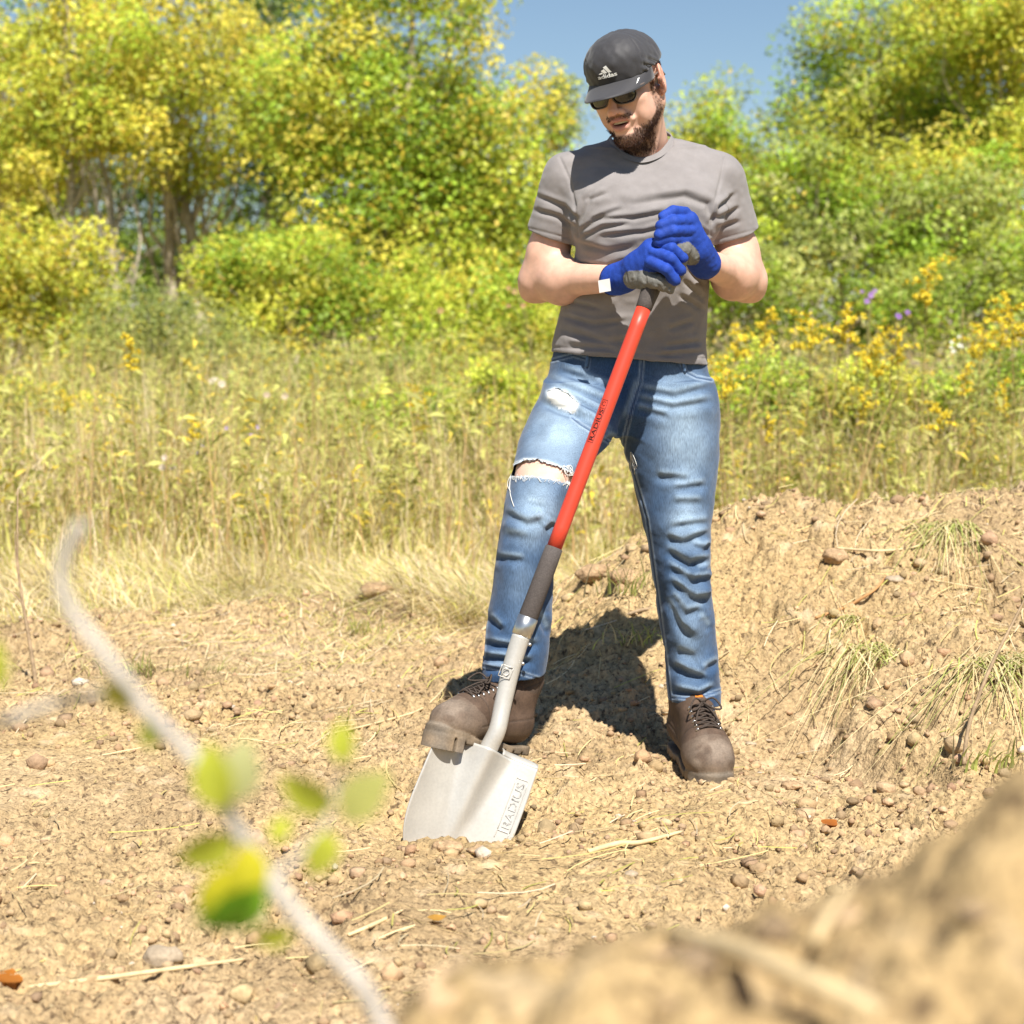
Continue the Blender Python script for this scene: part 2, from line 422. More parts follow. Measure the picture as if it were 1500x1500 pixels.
def soil_mat():
    m = bpy.data.materials.new('turned_soil'); m.use_nodes = True; t = m.node_tree; n = t.nodes; L = t.links.new; b = n['Principled BSDF']
    b.inputs['Roughness'].default_value = .95; b.inputs['Specular IOR Level'].default_value = .1
    tc = n.new('ShaderNodeTexCoord')
    def nz(s, d=5): 
        x = n.new('ShaderNodeTexNoise'); x.inputs['Scale'].default_value = s; x.inputs['Detail'].default_value = d; L(tc.outputs['Object'], x.inputs['Vector']); return x.outputs['Fac']
    r1 = n.new('ShaderNodeValToRGB'); e = r1.color_ramp; e.elements[0].position = .3; e.elements[0].color = (.33, .232, .125, 1); e.elements[1].position = .72; e.elements[1].color = (.50, .375, .240, 1)
    k = e.elements.new(.52); k.color = (.43, .308, .168, 1)
    L(nz(2.1, 6), r1.inputs[0])
    r2 = n.new('ShaderNodeValToRGB'); e = r2.color_ramp; e.elements[0].position = .42; e.elements[0].color = (0, 0, 0, 1); e.elements[1].position = .62; e.elements[1].color = (1, 1, 1, 1); L(nz(1.0, 3), r2.inputs[0])
    mx = n.new('ShaderNodeMixRGB'); mx.inputs[2].default_value = (.49, .345, .16, 1); L(r1.outputs[0], mx.inputs[1])
    ml = n.new('ShaderNodeMath'); ml.operation = 'MULTIPLY'; ml.inputs[1].default_value = .55; L(r2.outputs[0], ml.inputs[0]); L(ml.outputs[0], mx.inputs[0])
    r3 = n.new('ShaderNodeMapRange'); r3.inputs[1].default_value = .32; r3.inputs[2].default_value = .68; r3.inputs[3].default_value = .62; r3.inputs[4].default_value = 1.22; L(nz(95, 6), r3.inputs[0])
    vm = n.new('ShaderNodeVectorMath'); vm.operation = 'SCALE'; L(mx.outputs[0], vm.inputs[0]); L(r3.outputs[0], vm.inputs['Scale'])
    # dark specks, humus plus crevice shade painted into the colour, and pale dry dust, each with a shape of its own
    cc = vm.outputs[0]
    for sc_, lo_, hi_, col_, am in ((62, .585, .66, (.085, .054, .032, 1), .82), (130, .60, .68, (.10, .062, .036, 1), .8), (24, .63, .74, (.20, .13, .075, 1), .5), (11, .60, .72, (.60, .46, .29, 1), .6)):
        q = n.new('ShaderNodeMapRange'); q.inputs[1].default_value = lo_; q.inputs[2].default_value = hi_; q.inputs[3].default_value = 0; q.inputs[4].default_value = am; L(nz(sc_, 4), q.inputs[0])
        m2 = n.new('ShaderNodeMixRGB'); m2.inputs[2].default_value = col_; L(cc, m2.inputs[1]); L(q.outputs[0], m2.inputs[0]); cc = m2.outputs[0]
    L(cc, b.inputs['Base Color'])
    bp = n.new('ShaderNodeBump'); bp.inputs['Strength'].default_value = .9; bp.inputs['Distance'].default_value = .006; L(nz(170, 7), bp.inputs['Height']); L(bp.outputs[0], b.inputs['Normal'])
    return m
M_SOIL = soil_mat()
M_TURF = mat('meadow_soil', (.36, .29, .12), .95, .1, noise=(3, .35, 5), noise2=(40, .3, 4), bump=(30, .6, .02))
near = grid_obj('ground', -1.75, 2.3, -2.1, 2.9, .0072, M_SOIL); tag(near, 'turned sandy brown soil of the dug plot', kind='structure')
bank = grid_obj('spoil_bank', -1.75, 2.3, -4.25, -2.04, .013, M_SOIL, lambda X, Y: .03 * (Y > -2.09)); tag(bank, 'turned soil of the spoil heaped beside the camera', kind='structure')
far = grid_obj('meadow_ground', -30, 30, -12, 60, .25, M_TURF, lambda X, Y: .12 * ((X > -1.6) & (X < 2.15) & (Y > -4.15) & (Y < 2.75)), False); tag(far, 'meadow ground rising to the wood', kind='structure')
_V = np.array([v.co[:] for v in near.data.vertices]) if False else None
nb_ = np.empty(len(near.data.vertices) * 3, np.float32); near.data.vertices.foreach_get('co', nb_); nb_ = nb_.reshape(-1, 3)
_nx = len(np.arange(-1.75, 2.3 + .0072 / 2, .0072)); NEARZ = nb_[:, 2].reshape(-1, _nx)
def surf_z(x, y):
    """height of the finished surface (crumbs included where they are built)"""
    x, y = np.asarray(x, float), np.asarray(y, float)
    i = np.clip(np.round((x + 1.75) / .0072).astype(int), 0, NEARZ.shape[1] - 1); j = np.clip(np.round((y + 2.1) / .0072).astype(int), 0, NEARZ.shape[0] - 1)
    ins = (x > -1.75) & (x < 2.3) & (y > -2.1) & (y < 2.9)
    return np.where(ins, NEARZ[j, i], ground_z(x, y) + np.where(y < 0, crumbs(x, y) * rough_amt(x, y), 0) + .05 * fbm2(x * .7, y * .7, 3) * smst(2.5, 4, y))
# loose clods and grit lying on the soil
def rock_proto(seed, sub=1):
    import bmesh
    bm = bmesh.new(); bmesh.ops.create_icosphere(bm, subdivisions=sub, radius=1.0)
    V = np.array([v.co[:] for v in bm.verts]); F = np.array([[v.index for v in f.verts] for f in bm.faces]); bm.free()
    r = np.random.default_rng(seed); V = V * (1 + .42 * vnoise(V[:, 0] * 1.9 + seed, V[:, 1] * 1.9, V[:, 2] * 1.9)[:, None]) * r.uniform(.6, 1.15, 3) * [1, 1, .8] if sub < 3 else V * (1 + .28 * vnoise(V[:, 0] * 1.7 + seed, V[:, 1] * 1.7, V[:, 2] * 1.7)[:, None]) * r.uniform(.75, 1.1, 3) * [1, 1, .75]
    return V, F
def scatter_rocks(name, pos, size, m, cols, label, seed, sub=1):
    protos = [rock_proto(seed + k, sub) for k in range(5)]; r = np.random.default_rng(seed); VV, FF, CC = [], [], []; off = 0
    pk = r.integers(0, 5, len(pos))
    for k in range(5):
        idx = np.where(pk == k)[0]; V, F = protos[k]; n = len(idx)
        a = r.uniform(0, 2 * pi, n); ca, sa = np.cos(a), np.sin(a)
        W = V[None] * size[idx][:, None, None]
        X = W[..., 0] * ca[:, None] - W[..., 1] * sa[:, None]; Y = W[..., 0] * sa[:, None] + W[..., 1] * ca[:, None]
        W = np.stack([X, Y, W[..., 2]], -1) + pos[idx][:, None, :]
        VV.append(W.reshape(-1, 3)); FF.append((F[None] + (np.arange(n) * len(V))[:, None, None]).reshape(-1, 3) + off); off += n * len(V)
        CC.append(np.repeat(cols[idx], len(V), 0))
    o = mesh_obj(name, np.concatenate(VV), np.concatenate(FF), m, None, False, np.concatenate(CC)); tag(o, label, kind='stuff'); return o
M_CLOD = mat('soil_clod', use_col=True, rough=.95, spec=.08, noise=(60, .25, 5), bump=(160, .8, .004))
n = 46000
cx = RNG.uniform(-1.7, 2.2, n); cy = RNG.uniform(-2.6, 2.5, n)
keep = RNG.random(n) < np.clip(.10 + .55 * (fbm2(cx * 2.3 + 9, cy * 2.3, 3) + .15) + .3 * bump2(cx, cy, 1.1, .3, .5, .5), .04, 1); cx, cy = cx[keep], cy[keep]
sz = .0031 * np.exp(RNG.normal(.35, .72, len(cx))); sz = np.minimum(sz, .03)
cz = surf_z(cx, cy) + sz * .25
ccol = np.array([.43, .295, .17]) * RNG.uniform(.6, 1.15, (len(cx), 1)) * RNG.uniform(.94, 1.06, (len(cx), 3))
lt = RNG.random(len(cx)) < .02; ccol[lt] = np.array([.55, .47, .37]) * RNG.uniform(.85, 1.1, (lt.sum(), 1))
scatter_rocks('loose_clods', np.stack([cx, cy, cz], 1), sz, M_CLOD, ccol, 'loose crumbs, clods and grit lying on the turned soil', 11)
n = 420; bx_ = RNG.uniform(-.55, .95, n); by_ = RNG.uniform(-3.75, -2.1, n); bs = RNG.uniform(.005, .016, n) * RNG.uniform(.6, 1.3, n)
scatter_rocks('bank_clods', np.stack([bx_, by_, surf_z(bx_, by_) + bs * .2], 1), bs, M_CLOD, np.array([.42, .30, .18]) * RNG.uniform(.55, 1.2, (n, 1)) * np.ones((1, 3)), 'loose clods lying on the spoil beside the camera', 61, 2)
# big clods and stones that can be told apart
M_STONE = mat('pale_stone', (.36, .285, .20), .9, .15, noise=(25, .2, 5), noise2=(160, .15, 4), bump=(90, .5, .004))
M_BIGCLOD = mat('brown_clod', (.40, .27, .155), .97, .06, noise=(30, .25, 5), noise2=(140, .25, 4), bump=(60, .9, .012))
def at_ground(px, py):
    """where the line of sight of a pixel meets the ground"""
    d = P(px, py, 0) - CAM_LOC; d = d / np.linalg.norm(d)
    tt = np.arange(.5, 30, .008); p = CAM_LOC + d * tt[:, None]; below = p[:, 2] < surf_z(p[:, 0], p[:, 1])
    k = np.argmax(below) if below.any() else -1; return p[k]
def rock(name, px, py, r, flat, m, seed, label, cat, sink=.3):
    V, F = rock_proto(seed, 3); V = V * np.array([1, .85, flat]) * r
    N_ = V / np.linalg.norm(V, axis=1)[:, None]; V = V + N_ * (r * .10 * vnoise(V[:, 0] / r * 3.1, V[:, 1] / r * 3.1, V[:, 2] / r * 3.1 + seed))[:, None] + N_ * (r * .05 * vnoise(V[:, 0] / r * 8, V[:, 1] / r * 8, V[:, 2] / r * 8))[:, None]
    g = at_ground(px, py); V = V + np.array([0, 0, r * flat * (1 - 2 * sink)])
    o = mesh_obj(name, V, F, m, None, True); o.location = g.tolist(); tag(o, label, cat); return o
rock('stone', 237, 1412, .034, .75, M_STONE, 21, 'rounded pale tan stone beside the long dry stalk', 'stone')
rock('stone', 1100, 1092, .016, .6, M_WHITE_STONE if False else M_STONE, 22, 'small pale stone in the hollow beside the standing boot', 'stone')
rock('stone', 1127, 1086, .015, .55, M_STONE, 23, 'flat pale stone in the hollow, under the cut bank', 'stone')
rock('stone', 1310, 852 , .030, .5, M_STONE, 24, 'half buried tan stone high on the spoil heap', 'stone')
rock('stone', 925, 1283, .016, .6, M_STONE, 25, 'small whitish stone below the curved dry stick', 'stone')
rock('clod', 551, 872, .058, .85, M_BIGCLOD, 26, 'dark lump of earth at the edge of the matted grass', 'clod')
rock('clod', 868, 850, .050, .95, M_BIGCLOD, 27, 'shaded lump of earth on the heap between the legs', 'clod')
rock('clod', 915, 855, .045, .8, M_BIGCLOD, 28, 'shaded crumbly clod on the heap behind the jeans', 'clod')
rock('clod', 1225, 822, .045, .7, M_BIGCLOD, 29, 'dark overhanging clod on the sunny face of the heap', 'clod')
rock('clod', 1160, 1155, .028, .6, M_BIGCLOD, 30, 'loose clod in front of the hollow by the standing boot', 'clod')
rock('clod', 655, 1247, .032, .6, M_BIGCLOD, 31, 'fresh clod pushed up against the shovel blade', 'clod')
rock('clod', 700, 1250, .026, .6, M_BIGCLOD, 32, 'small fresh clod by the lower right edge of the shovel blade', 'clod')
# ================================================================== the person
M_SKIN = mat('skin', use_col=True, rough=.5, spec=.35, noise=(60, .08, 4), noise2=(9, .06, 2), bump=(500, .06, .001))
_b = M_SKIN.node_tree.nodes['Principled BSDF']; _b.inputs['Subsurface Weight'].default_value = .12
_b.inputs['Subsurface Radius'].default_value = (1, .35, .2); _b.inputs['Subsurface Scale'].default_value = .006
def cloth_mat(name, use_col, color, s1, a1, s2, a2, bs, bst, stretch=None, rough=.9):
    m = mat(name, color, rough, .15, use_col=use_col, noise=(s1, a1, 3), noise2=(s2, a2, 3), bump=(bs, bst, .001), sheen=.15)
    if stretch:
        n = m.node_tree.nodes; L = m.node_tree.links
        mp = n.new('ShaderNodeMapping'); mp.inputs['Scale'].default_value = stretch
        tc = [k for k in n if k.type == 'TEX_COORD'][0]; tx = [k for k in n if k.type == 'TEX_NOISE']
        L.new(tc.outputs['Object'], mp.inputs[0]); L.new(mp.outputs[0], tx[0].inputs['Vector'])
    return m
M_SHIRT = cloth_mat('heather_jersey', False, (.225, .207, .203), 900, .16, 30, .07, 1500, .25, (1, 1, 3))
M_DENIM = cloth_mat('denim', True, (1, 1, 1), 700, .30, 26, .12, 900, .35, (1, 1, .12))
M_GLOVE = mat('knit_and_coated_glove', use_col=True, rough=.75, spec=.3, noise=(420, .16, 3), noise2=(40, .1, 3), bump=(900, .35, .001))
M_BOOT = mat('brown_boot_leather', use_col=True, rough=.72, spec=.3, noise=(35, .22, 6), noise2=(240, .16, 4), bump=(300, .3, .0015))
M_LACE = mat('lace_cord', (.06, .045, .036), .8, .2, noise=(700, .5, 3))
M_CAP = mat('cap_fabric', (.032, .031, .035), .62, .35, noise=(14, .12, 4), noise2=(700, .12, 2), bump=(16, .25, .006), sheen=.2)
M_WHITE = mat('white_print', (.8, .8, .78), .6, .3)
M_THREAD = mat('white_thread', (.78, .77, .72), .9, .1)
M_LENS = mat('dark_lens', (.012, .013, .015), .06, .6, coat=.5)
M_FRAME = mat('taupe_frame', (.13, .10, .085), .4, .4)
M_HAIR = mat('brown_hair', use_col=True, rough=.55, spec=.35)
M_TEETH = mat('teeth', (.75, .7, .62), .35, .4)
SKIN = np.array([.655, .395, .292])

person = empty('person', P(900, 1130, .05))
KIDS = []
# ---- landmarks (photograph's pixel + depth)
SHR, ELR, WRR = P(834, 264, .01), P(791, 411, .065), P(908, 408, -.158)
SHL, ELL, WRL = P(1050, 264, .02), P(1092, 411, .080), P(1031, 383, -.158)
NECK = P(946, 232, .045)
HEAD_T = P(919, 125, -.085); HEAD_R = rot('Y', -9) @ rot('Z', -30) @ rot('X', 17); HEAD_S = .92
def hl(w): return HEAD_R.T @ (np.array(w) - HEAD_T) / HEAD_S          # world -> head frame
def hw(v): return HEAD_S * np.asarray(v) @ HEAD_R.T + HEAD_T          # head frame -> world

TORSO = [(222, 868, 1018, .035, .075), (240, 838, 1050, .03, .095), (275, 830, 1060, .015, .118), (315, 838, 1052, .005, .128), (350, 843, 1042, .01, .128),
         (400, 838, 1038, .03, .122), (450, 824, 1034, .055, .118), (500, 811, 1031, .07, .12), (552, 805, 1036, .075, .123)]
PELVIS = [(498, 815, 1026, .075, .112), (535, 805, 1036, .075, .116), (570, 800, 1045, .07, .12), (605, 795, 1050, .065, .118), (636, 830, 1040, .075, .10)]
LEG_R = [(560, 797, 905, .03, .10), (590, 786, 913, .005, .112), (620, 769, 908, -.04, .112), (650, 758, 893, -.09, .108), (690, 749, 852, -.165, .102), (740, 739, 833, -.215, .095),
         (790, 730, 819, -.23, .088), (850, 722, 811, -.24, .08), (900, 716, 807, -.25, .075), (950, 708, 804, -.26, .07), (1004, 705, 797, -.265, .066)]
LEG_L = [(560, 920, 1042, .06, .105), (590, 913, 1049, .06, .113), (620, 909, 1053, .055, .112), (660, 914, 1054, .05, .108), (700, 927, 1051, .045, .1), (750, 939, 1044, .03, .093),
         (800, 950, 1041, .025, .088), (850, 958, 1041, .03, .083), (900, 965, 1046, .04, .078), (950, 972, 1051, .05, .074), (1000, 977, 1054, .055, .071), (1035, 980, 1058, .055, .07)]

# ---- body: head in its own frame, then arms and the rest, one mesh
def build_head():
    v = Vol((-.11, -.145, -.24), (.11, .14, .14), .0022)
    v.add(ball((0, .018, .035), (.076, .096, .085)), .02)
    v.add(ball((0, -.030, -.028), (.062, .062, .082)), .03)
    for s in (-1, 1):
        v.add(cone((s * .054, .012, -.055), (s * .012, -.070, -.108), .022, .020), .025)
        v.add(ball((s * .043, -.060, -.022), (.023, .022, .018)), .02)
        v.add(ball((s * .046, -.045, -.055), (.018, .03, .03)), .02)
    v.add(ball((0, -.081, -.108), (.024, .017, .018)), .018)
    v.add(cone((-.036, -.078, .018), (.036, -.078, .018), .011, .011), .014)
    for s in (-1, 1): v.sub(ball((s * .032, -.100, .001), (.018, .014, .012)), .012)
    for s in (-1, 1): v.add(ball((s * .031, -.076, .000), .0125), .003)
    v.add(ball((0, -.082, -.064), (.030, .020, .028)), .016)
    v.add(cone((0, -.088, .014), (0, -.113, -.030), .0075, .0105), .010)
    v.add(ball((0, -.114, -.034), (.0115, .011, .010)), .006)
    for s in (-1, 1):
        v.add(ball((s * .0125, -.102, -.037), (.0075, .010, .0075)), .005)
        v.sub(ball((s * .0065, -.108, -.0445), (.0035, .005, .003)), .002)
        v.add(cone((s * .016, -.100, -.041), (s * .032, -.088, -.064), .004, .004), .010)     # smile fold
    up = [(-.027, -.086, -.060), (-.013, -.099, -.0600), (0, -.102, -.0605), (.013, -.099, -.0600), (.027, -.086, -.060)]
    dn = [(-.025, -.086, -.066), (-.013, -.096, -.0785), (0, -.099, -.0815), (.013, -.096, -.0785), (.025, -.086, -.066)]
    for a, b in zip(up[:-1], up[1:]): v.add(cone(a, b, .0042, .0042), .006)
    for a, b in zip(dn[:-1], dn[1:]): v.add(cone(a, b, .005, .005), .006)
    v.sub(ball((0, -.098, -.0685), (.0235, .016, .0058)), .003)
    for s in (-1, 1):                                                                        # ears
        Re = rot('Z', s * 24) @ rot('X', -10)
        v.add(ball((s * .083, .019, -.003), (.008, .022, .036), Re), .006)
        v.add(ball((s * .080, .010, -.032), (.006, .010, .012), Re), .006)
        v.sub(ball((s * .0935, .013, .001), (.007, .0115, .021), Re), .004)
        v.add(cone((s * .082, .004, -.012), (s * .084, .000, .000), .0042, .0038), .004)
        v.add(cone((s * .086, .020, .014), (s * .085, .022, -.016), .0035, .003), .004)
    nb = hl(NECK)
    v.add(cone((0, .025, -.06), nb + np.array([0, .0, -.0]), .056, .062), .03)
    for s in (-1, 1):
        e = hl(P(942 + s * 10, 240, -.035)); v.add(cone((s * .058, .035, -.04), e, .012, .011), .02)
    v.add(ball(hl(P(940, 222, -.045)), .010), .02)
    V, Q = v.mesh(2)
    return V, Q
HV, HQ = build_head()
x, y, z = HV.T
hc = np.tile(SKIN, (len(HV), 1))
def blend(c, w, col): return c * (1 - w[:, None]) + np.array(col) * w[:, None]
def sst(a, b, t): t = np.clip((t - a) / (b - a), 0, 1); return t * t * (3 - 2 * t)
# ruddier nose, cheeks and ears; lips; mouth inside
hc = blend(hc, .45 * np.exp(-((x) / .02) ** 2 - ((z + .03) / .03) ** 2) * sst(-.08, -.10, y), (.62, .27, .19))
hc = blend(hc, .5 * sst(.074, .082, np.abs(x)), (.66, .26, .18))
mouth_d = np.sqrt((x / .026) ** 2 + ((z + .0685 - 6 * x * x) / .0165) ** 2)
lipw = sst(1.12, .9, mouth_d) * sst(-.078, -.086, y)
hc = blend(hc, .75 * lipw, (.48, .19, .15))
inn = sst(-.0935, -.088, y) * sst(1.0, .8, np.sqrt((x / .023) ** 2 + ((z + .0685) / .0065) ** 2)) * (y < -.06)
hc = blend(hc, inn, (.10, .02, .02))
# beard mask
axx = np.abs(x)
nzb = vnoise(x * 160, y * 160, z * 160) * .006
cheek_line = -.046 - .040 * sst(.002, -.055, y) + nzb            # upper limit on the cheeks
bw = sst(.004, -.010, z - cheek_line) * sst(.012, -.006, y + nzb)
side = sst(.052, .060, axx) * sst(.008, -.002, y + nzb) * sst(-.026, -.014, y + nzb) * sst(.012, -.01, z)    # sideburns
bw = np.maximum(bw, side * .9)
must = sst(.034, .026, axx) * sst(-.044, -.049, z) * sst(-.063, -.058, z) * (y < -.075)
bw = np.maximum(bw, must)
soul = sst(.020, .014, axx) * sst(-.086, -.090, z) * sst(-.104, -.098, z)
bw = bw * (1 - sst(.028, .020, axx) * sst(-.100, -.094, z) * sst(-.0475, -.052, z) * (1 - must))    # keep mouth and below clear
bw *= sst(-.150, -.135, z + .35 * (y + .08)) * (1 - lipw)
hc = blend(hc, np.clip(bw, 0, 1) * np.where(z > -.07, .62, .86) * (.85 + .15 * vnoise(x * 300, y * 300, z * 300)), (.045, .024, .014))
nape = sst(.02, .04, y) * sst(-.075, -.05, z) * (np.abs(x) < .0755)
hc = blend(hc, .85 * nape, (.05, .028, .017))
HEAD_W = hw(HV); BEARD = np.clip(bw, 0, 1); HN = vnormals(HV, HQ)

def build_arms():
    out = []
    for S, E, W, sgn in ((SHR, ELR, WRR, -1), (SHL, ELL, WRL, 1)):
        lo = np.minimum(np.minimum(S, E), W) - .09; hi = np.maximum(np.maximum(S, E), W) + .09
        v = Vol(lo, hi, .0035)
        v.add(cone(S, E, .045, .046), .02)
        mid = S + .74 * (E - S)
        v.add(ball(mid + np.array([0, -.016, .0]), (.041, .041, .050)), .03)                      # biceps
        v.add(cone(E, W, .043, .0285), .028)
        m2 = E + .30 * (W - E)
        v.add(ball(m2 + np.array([0, 0, .004]), .045), .035)                                    # forearm muscle
        v.add(ball(m2 + np.array([-sgn * .0, .012, -.014]), .040), .03)
        el = E + np.array([sgn * .022, .012, -.026]); v.add(ball(el, .020), .022)                # point of the elbow
        V, Q = v.mesh(2); out.append((V, Q))
    return out
ARMS = build_arms()
v = Vol((-.1, -.42, .02), (.52, .24, 1.62), .007)
for rows, o_ in ((TORSO[:-1], .024), (PELVIS, .02), (LEG_R[3:-1], .0088), (LEG_L[2:-1], .0135)): v.add(loft(rows, o_), .02)
v.add(cone(P(900, 244, .03), P(840, 266, .01), .040, .036), .03); v.add(cone(P(985, 242, .03), P(1046, 266, .02), .040, .036), .03)
LOWV, LOWQ = v.mesh(1)
parts = [(HEAD_W, HQ, hc)] + [(a, q, np.tile(SKIN, (len(a), 1))) for a, q in ARMS] + [(LOWV, LOWQ, np.tile(SKIN * [1.05, 1.08, 1.1], (len(LOWV), 1)))]
off = 0; VV, QQ, CC = [], [], []
for a, q, c in parts: VV.append(a); QQ.append(q + off); CC.append(c); off += len(a)
VV, QQ, CC = np.concatenate(VV), np.concatenate(QQ), np.concatenate(CC)
CC *= (1 + .06 * vnoise(VV[:, 0] * 40, VV[:, 1] * 40, VV[:, 2] * 40))[:, None]
body = mesh_obj('body', VV, QQ, M_SKIN, None, True, CC); KIDS.append(body)

# ---- teeth
mb = MB()
for i in range(-4, 5):
    cx = i * .0043; yy = -.0935 + 14 * cx * cx; w = .0021
    mb.add([(cx - w, yy, -.0630), (cx + w, yy, -.0630), (cx + w, yy - .0006, -.0690), (cx - w, yy - .0006, -.0690), (cx - w, yy + .004, -.063), (cx + w, yy + .004, -.063), (cx + w, yy + .004, -.069), (cx - w, yy + .004, -.069)],
           [(0, 1, 2, 3), (4, 7, 6, 5), (0, 4, 5, 1), (3, 2, 6, 7), (0, 3, 7, 4), (1, 5, 6, 2)])
mb.V = [tuple(p) for p in hw(np.array(mb.V))]
KIDS.append(mb.build('teeth', M_TEETH, None, True))

# ---- beard and hair: short tapered strands
def strands(name, idx, length, wid, lay, colr, n):
    idx = RNG.choice(idx, n); base = HV[idx] + RNG.normal(0, .0008, (n, 3)); nor = HN[idx]
    d = nor * .55 + np.array(lay) + RNG.normal(0, .35, (n, 3)); d -= nor * np.minimum(0, np.sum(d * nor, 1) - .15)[:, None]
    d /= np.linalg.norm(d, axis=1)[:, None]
    L = length * RNG.uniform(.5, 1.1, n)[:, None]; sd = np.cross(d, RNG.normal(0, 1, (n, 3))); sd /= np.linalg.norm(sd, axis=1)[:, None]
    a, b = base - sd * wid, base + sd * wid; m1, m2 = base + d * L * .55 - sd * wid * .8, base + d * L * .55 + sd * wid * .8
    c = base + d * L + np.array([0, .0, -.15]) * L
    V = np.stack([a, b, m2, m1, c], 1).reshape(-1, 3)
    k = np.arange(n)[:, None] * 5
    F = [tuple(r) for r in (k + [0, 1, 2, 3]).tolist()] + [tuple(r) for r in (k + [3, 2, 4]).tolist()]
    C = np.array(colr) * RNG.uniform(.5, 1.7, (n, 1)); C[:, 0] *= RNG.uniform(.9, 1.5, n)
    return mesh_obj(name, hw(V), F, M_HAIR, None, True, np.repeat(C, 5, 0))
bi = np.where(RNG.random(len(HV)) < BEARD * np.where(must > .3, .8, np.where(HV[:, 2] > -.066, .25, 1.0)))[0]
KIDS.append(strands('beard', bi, .0068, .00038, (0, -.25, -.75), (.050, .026, .014), 9000))
si = np.where((np.abs(x) > .058) & (np.abs(x) < .0765) & (y > -.02) & (y < .075) & (z > -.03) & (z < .03) & ((y < .0) | (y > .042)))[0]
KIDS.append(strands('hair', si, .007, .0004, (0, .3, -.7), (.07, .037, .021), 1300))

# ---- sunglasses
mb = MB(); fb = MB()
def lens_pt(u, w, s):
    xx = s * (.0335 + .0285 * u); zz = -.004 + .0195 * w - .0015 * u
    return (xx, -.1085 + 4.2 * xx * xx + .02 * (zz + .004), zz)
lens_pts = []
for s in (-1, 1):
    N = 28; V = [lens_pt(0, 0, s)]; 
    for r in (.5, 1.0):
        for k in range(N):
            a = 2 * pi * k / N; ca, sa = cos(a), sin(a)
            q = (abs(ca) ** 3.2 + abs(sa) ** 3.2) ** (-1 / 3.2)
            u, w = ca * q * r, sa * q * r
            if w < 0: u *= 1 - .16 * (-w) * (1 if u < 0 else .6)
            V.append(lens_pt(u, w * (1.0 if w > 0 else .95), s))
    F = [(0, 1 + k, 1 + (k + 1) % N) for k in range(N)] + [(1 + k, 1 + N + k, 1 + N + (k + 1) % N, 1 + (k + 1) % N) for k in range(N)]
    if s < 0: F = [f[::-1] for f in F]
    lens = mesh_obj('lens', hw(np.array(V)), F, M_LENS, None, True)
    sm = lens.modifiers.new('thickness', 'SOLIDIFY'); sm.thickness = .0016
    lens_pts.append(lens)
    fb.add(*tube(V[1 + N:], .0016, 6, True))
    fb.add(*tube(spline([lens_pt(1.03, .75, s), (s * .0735, -.074, .008), (s * .0795, -.02, .010), (s * .083, .022, .013), (s * .081, .045, -.002)], 16), .0026, 6))
fb.add(*tube(spline([lens_pt(-.95, .35, -1), (0, -.1125, .0035), lens_pt(-.95, .35, 1)], 8), .0022, 6))
fb.V = [tuple(p) for p in hw(np.array(fb.V))]
glasses = fb.build('sunglasses', M_FRAME, None); KIDS.append(glasses)
for l in lens_pts: l.parent = glasses

# ---- cap
v = Vol((-.12, -.15, -.02), (.12, .15, .16), .003)
CAPC, CAPR = np.array((0, .014, .036)), np.array((.0885, .108, .094))
v.add(ball(CAPC, CAPR), .01)
v.add(ball((0, -.035, .070), (.070, .060, .052)), .03)
v.sub(half((0, -.09, .024), (0, .10, -1)), .004)
inner = ball(CAPC - [0, 0, .004], CAPR - .005); v.sub(inner, .002)
CV, CQ = v.mesh(2)
CN = vnormals(CV, CQ)
ang = np.arctan2(CV[:, 0], -(CV[:, 1] - .014)); hgt = np.clip((CV[:, 2] - .03) / .1, 0, 1)
D = .0030 * vnoise(CV[:, 0] * 38, CV[:, 1] * 38, CV[:, 2] * 26) * (1 - .6 * hgt) + .0012 * vnoise(CV[:, 0] * 90, CV[:, 1] * 90, CV[:, 2] * 70)
for sa in (radians(52), radians(-52), radians(128), radians(-128)):                        # panel seams
    D -= .0022 * np.exp(-((ang - sa) / .028) ** 2) * (1 - sst(.85, 1, hgt)) - .0008 * np.exp(-((ang - sa) / .07) ** 2)
pul = sst(.75, .95, np.abs(ang) ) * sst(1.75, 1.3, np.abs(ang)) * sst(.45, .05, hgt)
D += pul * .003 * np.sin(CV[:, 2] * 330 + np.abs(ang) * 16)
CV = CV + CN * D[:, None]
cap = mesh_obj('cap', hw(CV), CQ, M_CAP, None, True); KIDS.append(cap)
cap_bvh = bvhtree.BVHTree.FromPolygons([tuple(p) for p in CV], [tuple(q) for q in CQ.tolist()])
# brim: curved sheet from the front seam
NB, NR = 36, 12; BV = []
for j in range(NR + 1):
    r = j / NR
    for i in range(NB + 1):
        a = radians(-73.5 + 147 * i / NB)
        ix, iy = .084 * sin(a), .014 - .1015 * cos(a)
        iz = .0290 + .10 * (iy + .09)
        reach = .086 * max(0, cos(a * 1.22)) ** .62
        fx = ix * (1 + .02 * r); fy = iy - reach * r
        fz = iz - .006 * r - reach * r * .16 - 3.6 * fx * fx * (.12 + .88 * r)  + .35 * ix * ix
        BV.append((fx, fy, fz))
BF = [(j * (NB + 1) + i, (j + 1) * (NB + 1) + i, (j + 1) * (NB + 1) + i + 1, j * (NB + 1) + i + 1) for j in range(NR) for i in range(NB)]
brim = mesh_obj('brim', hw(np.array(BV)), BF, M_CAP, cap, True)
sm = brim.modifiers.new('thickness', 'SOLIDIFY'); sm.thickness = .0035; sm.offset = 0
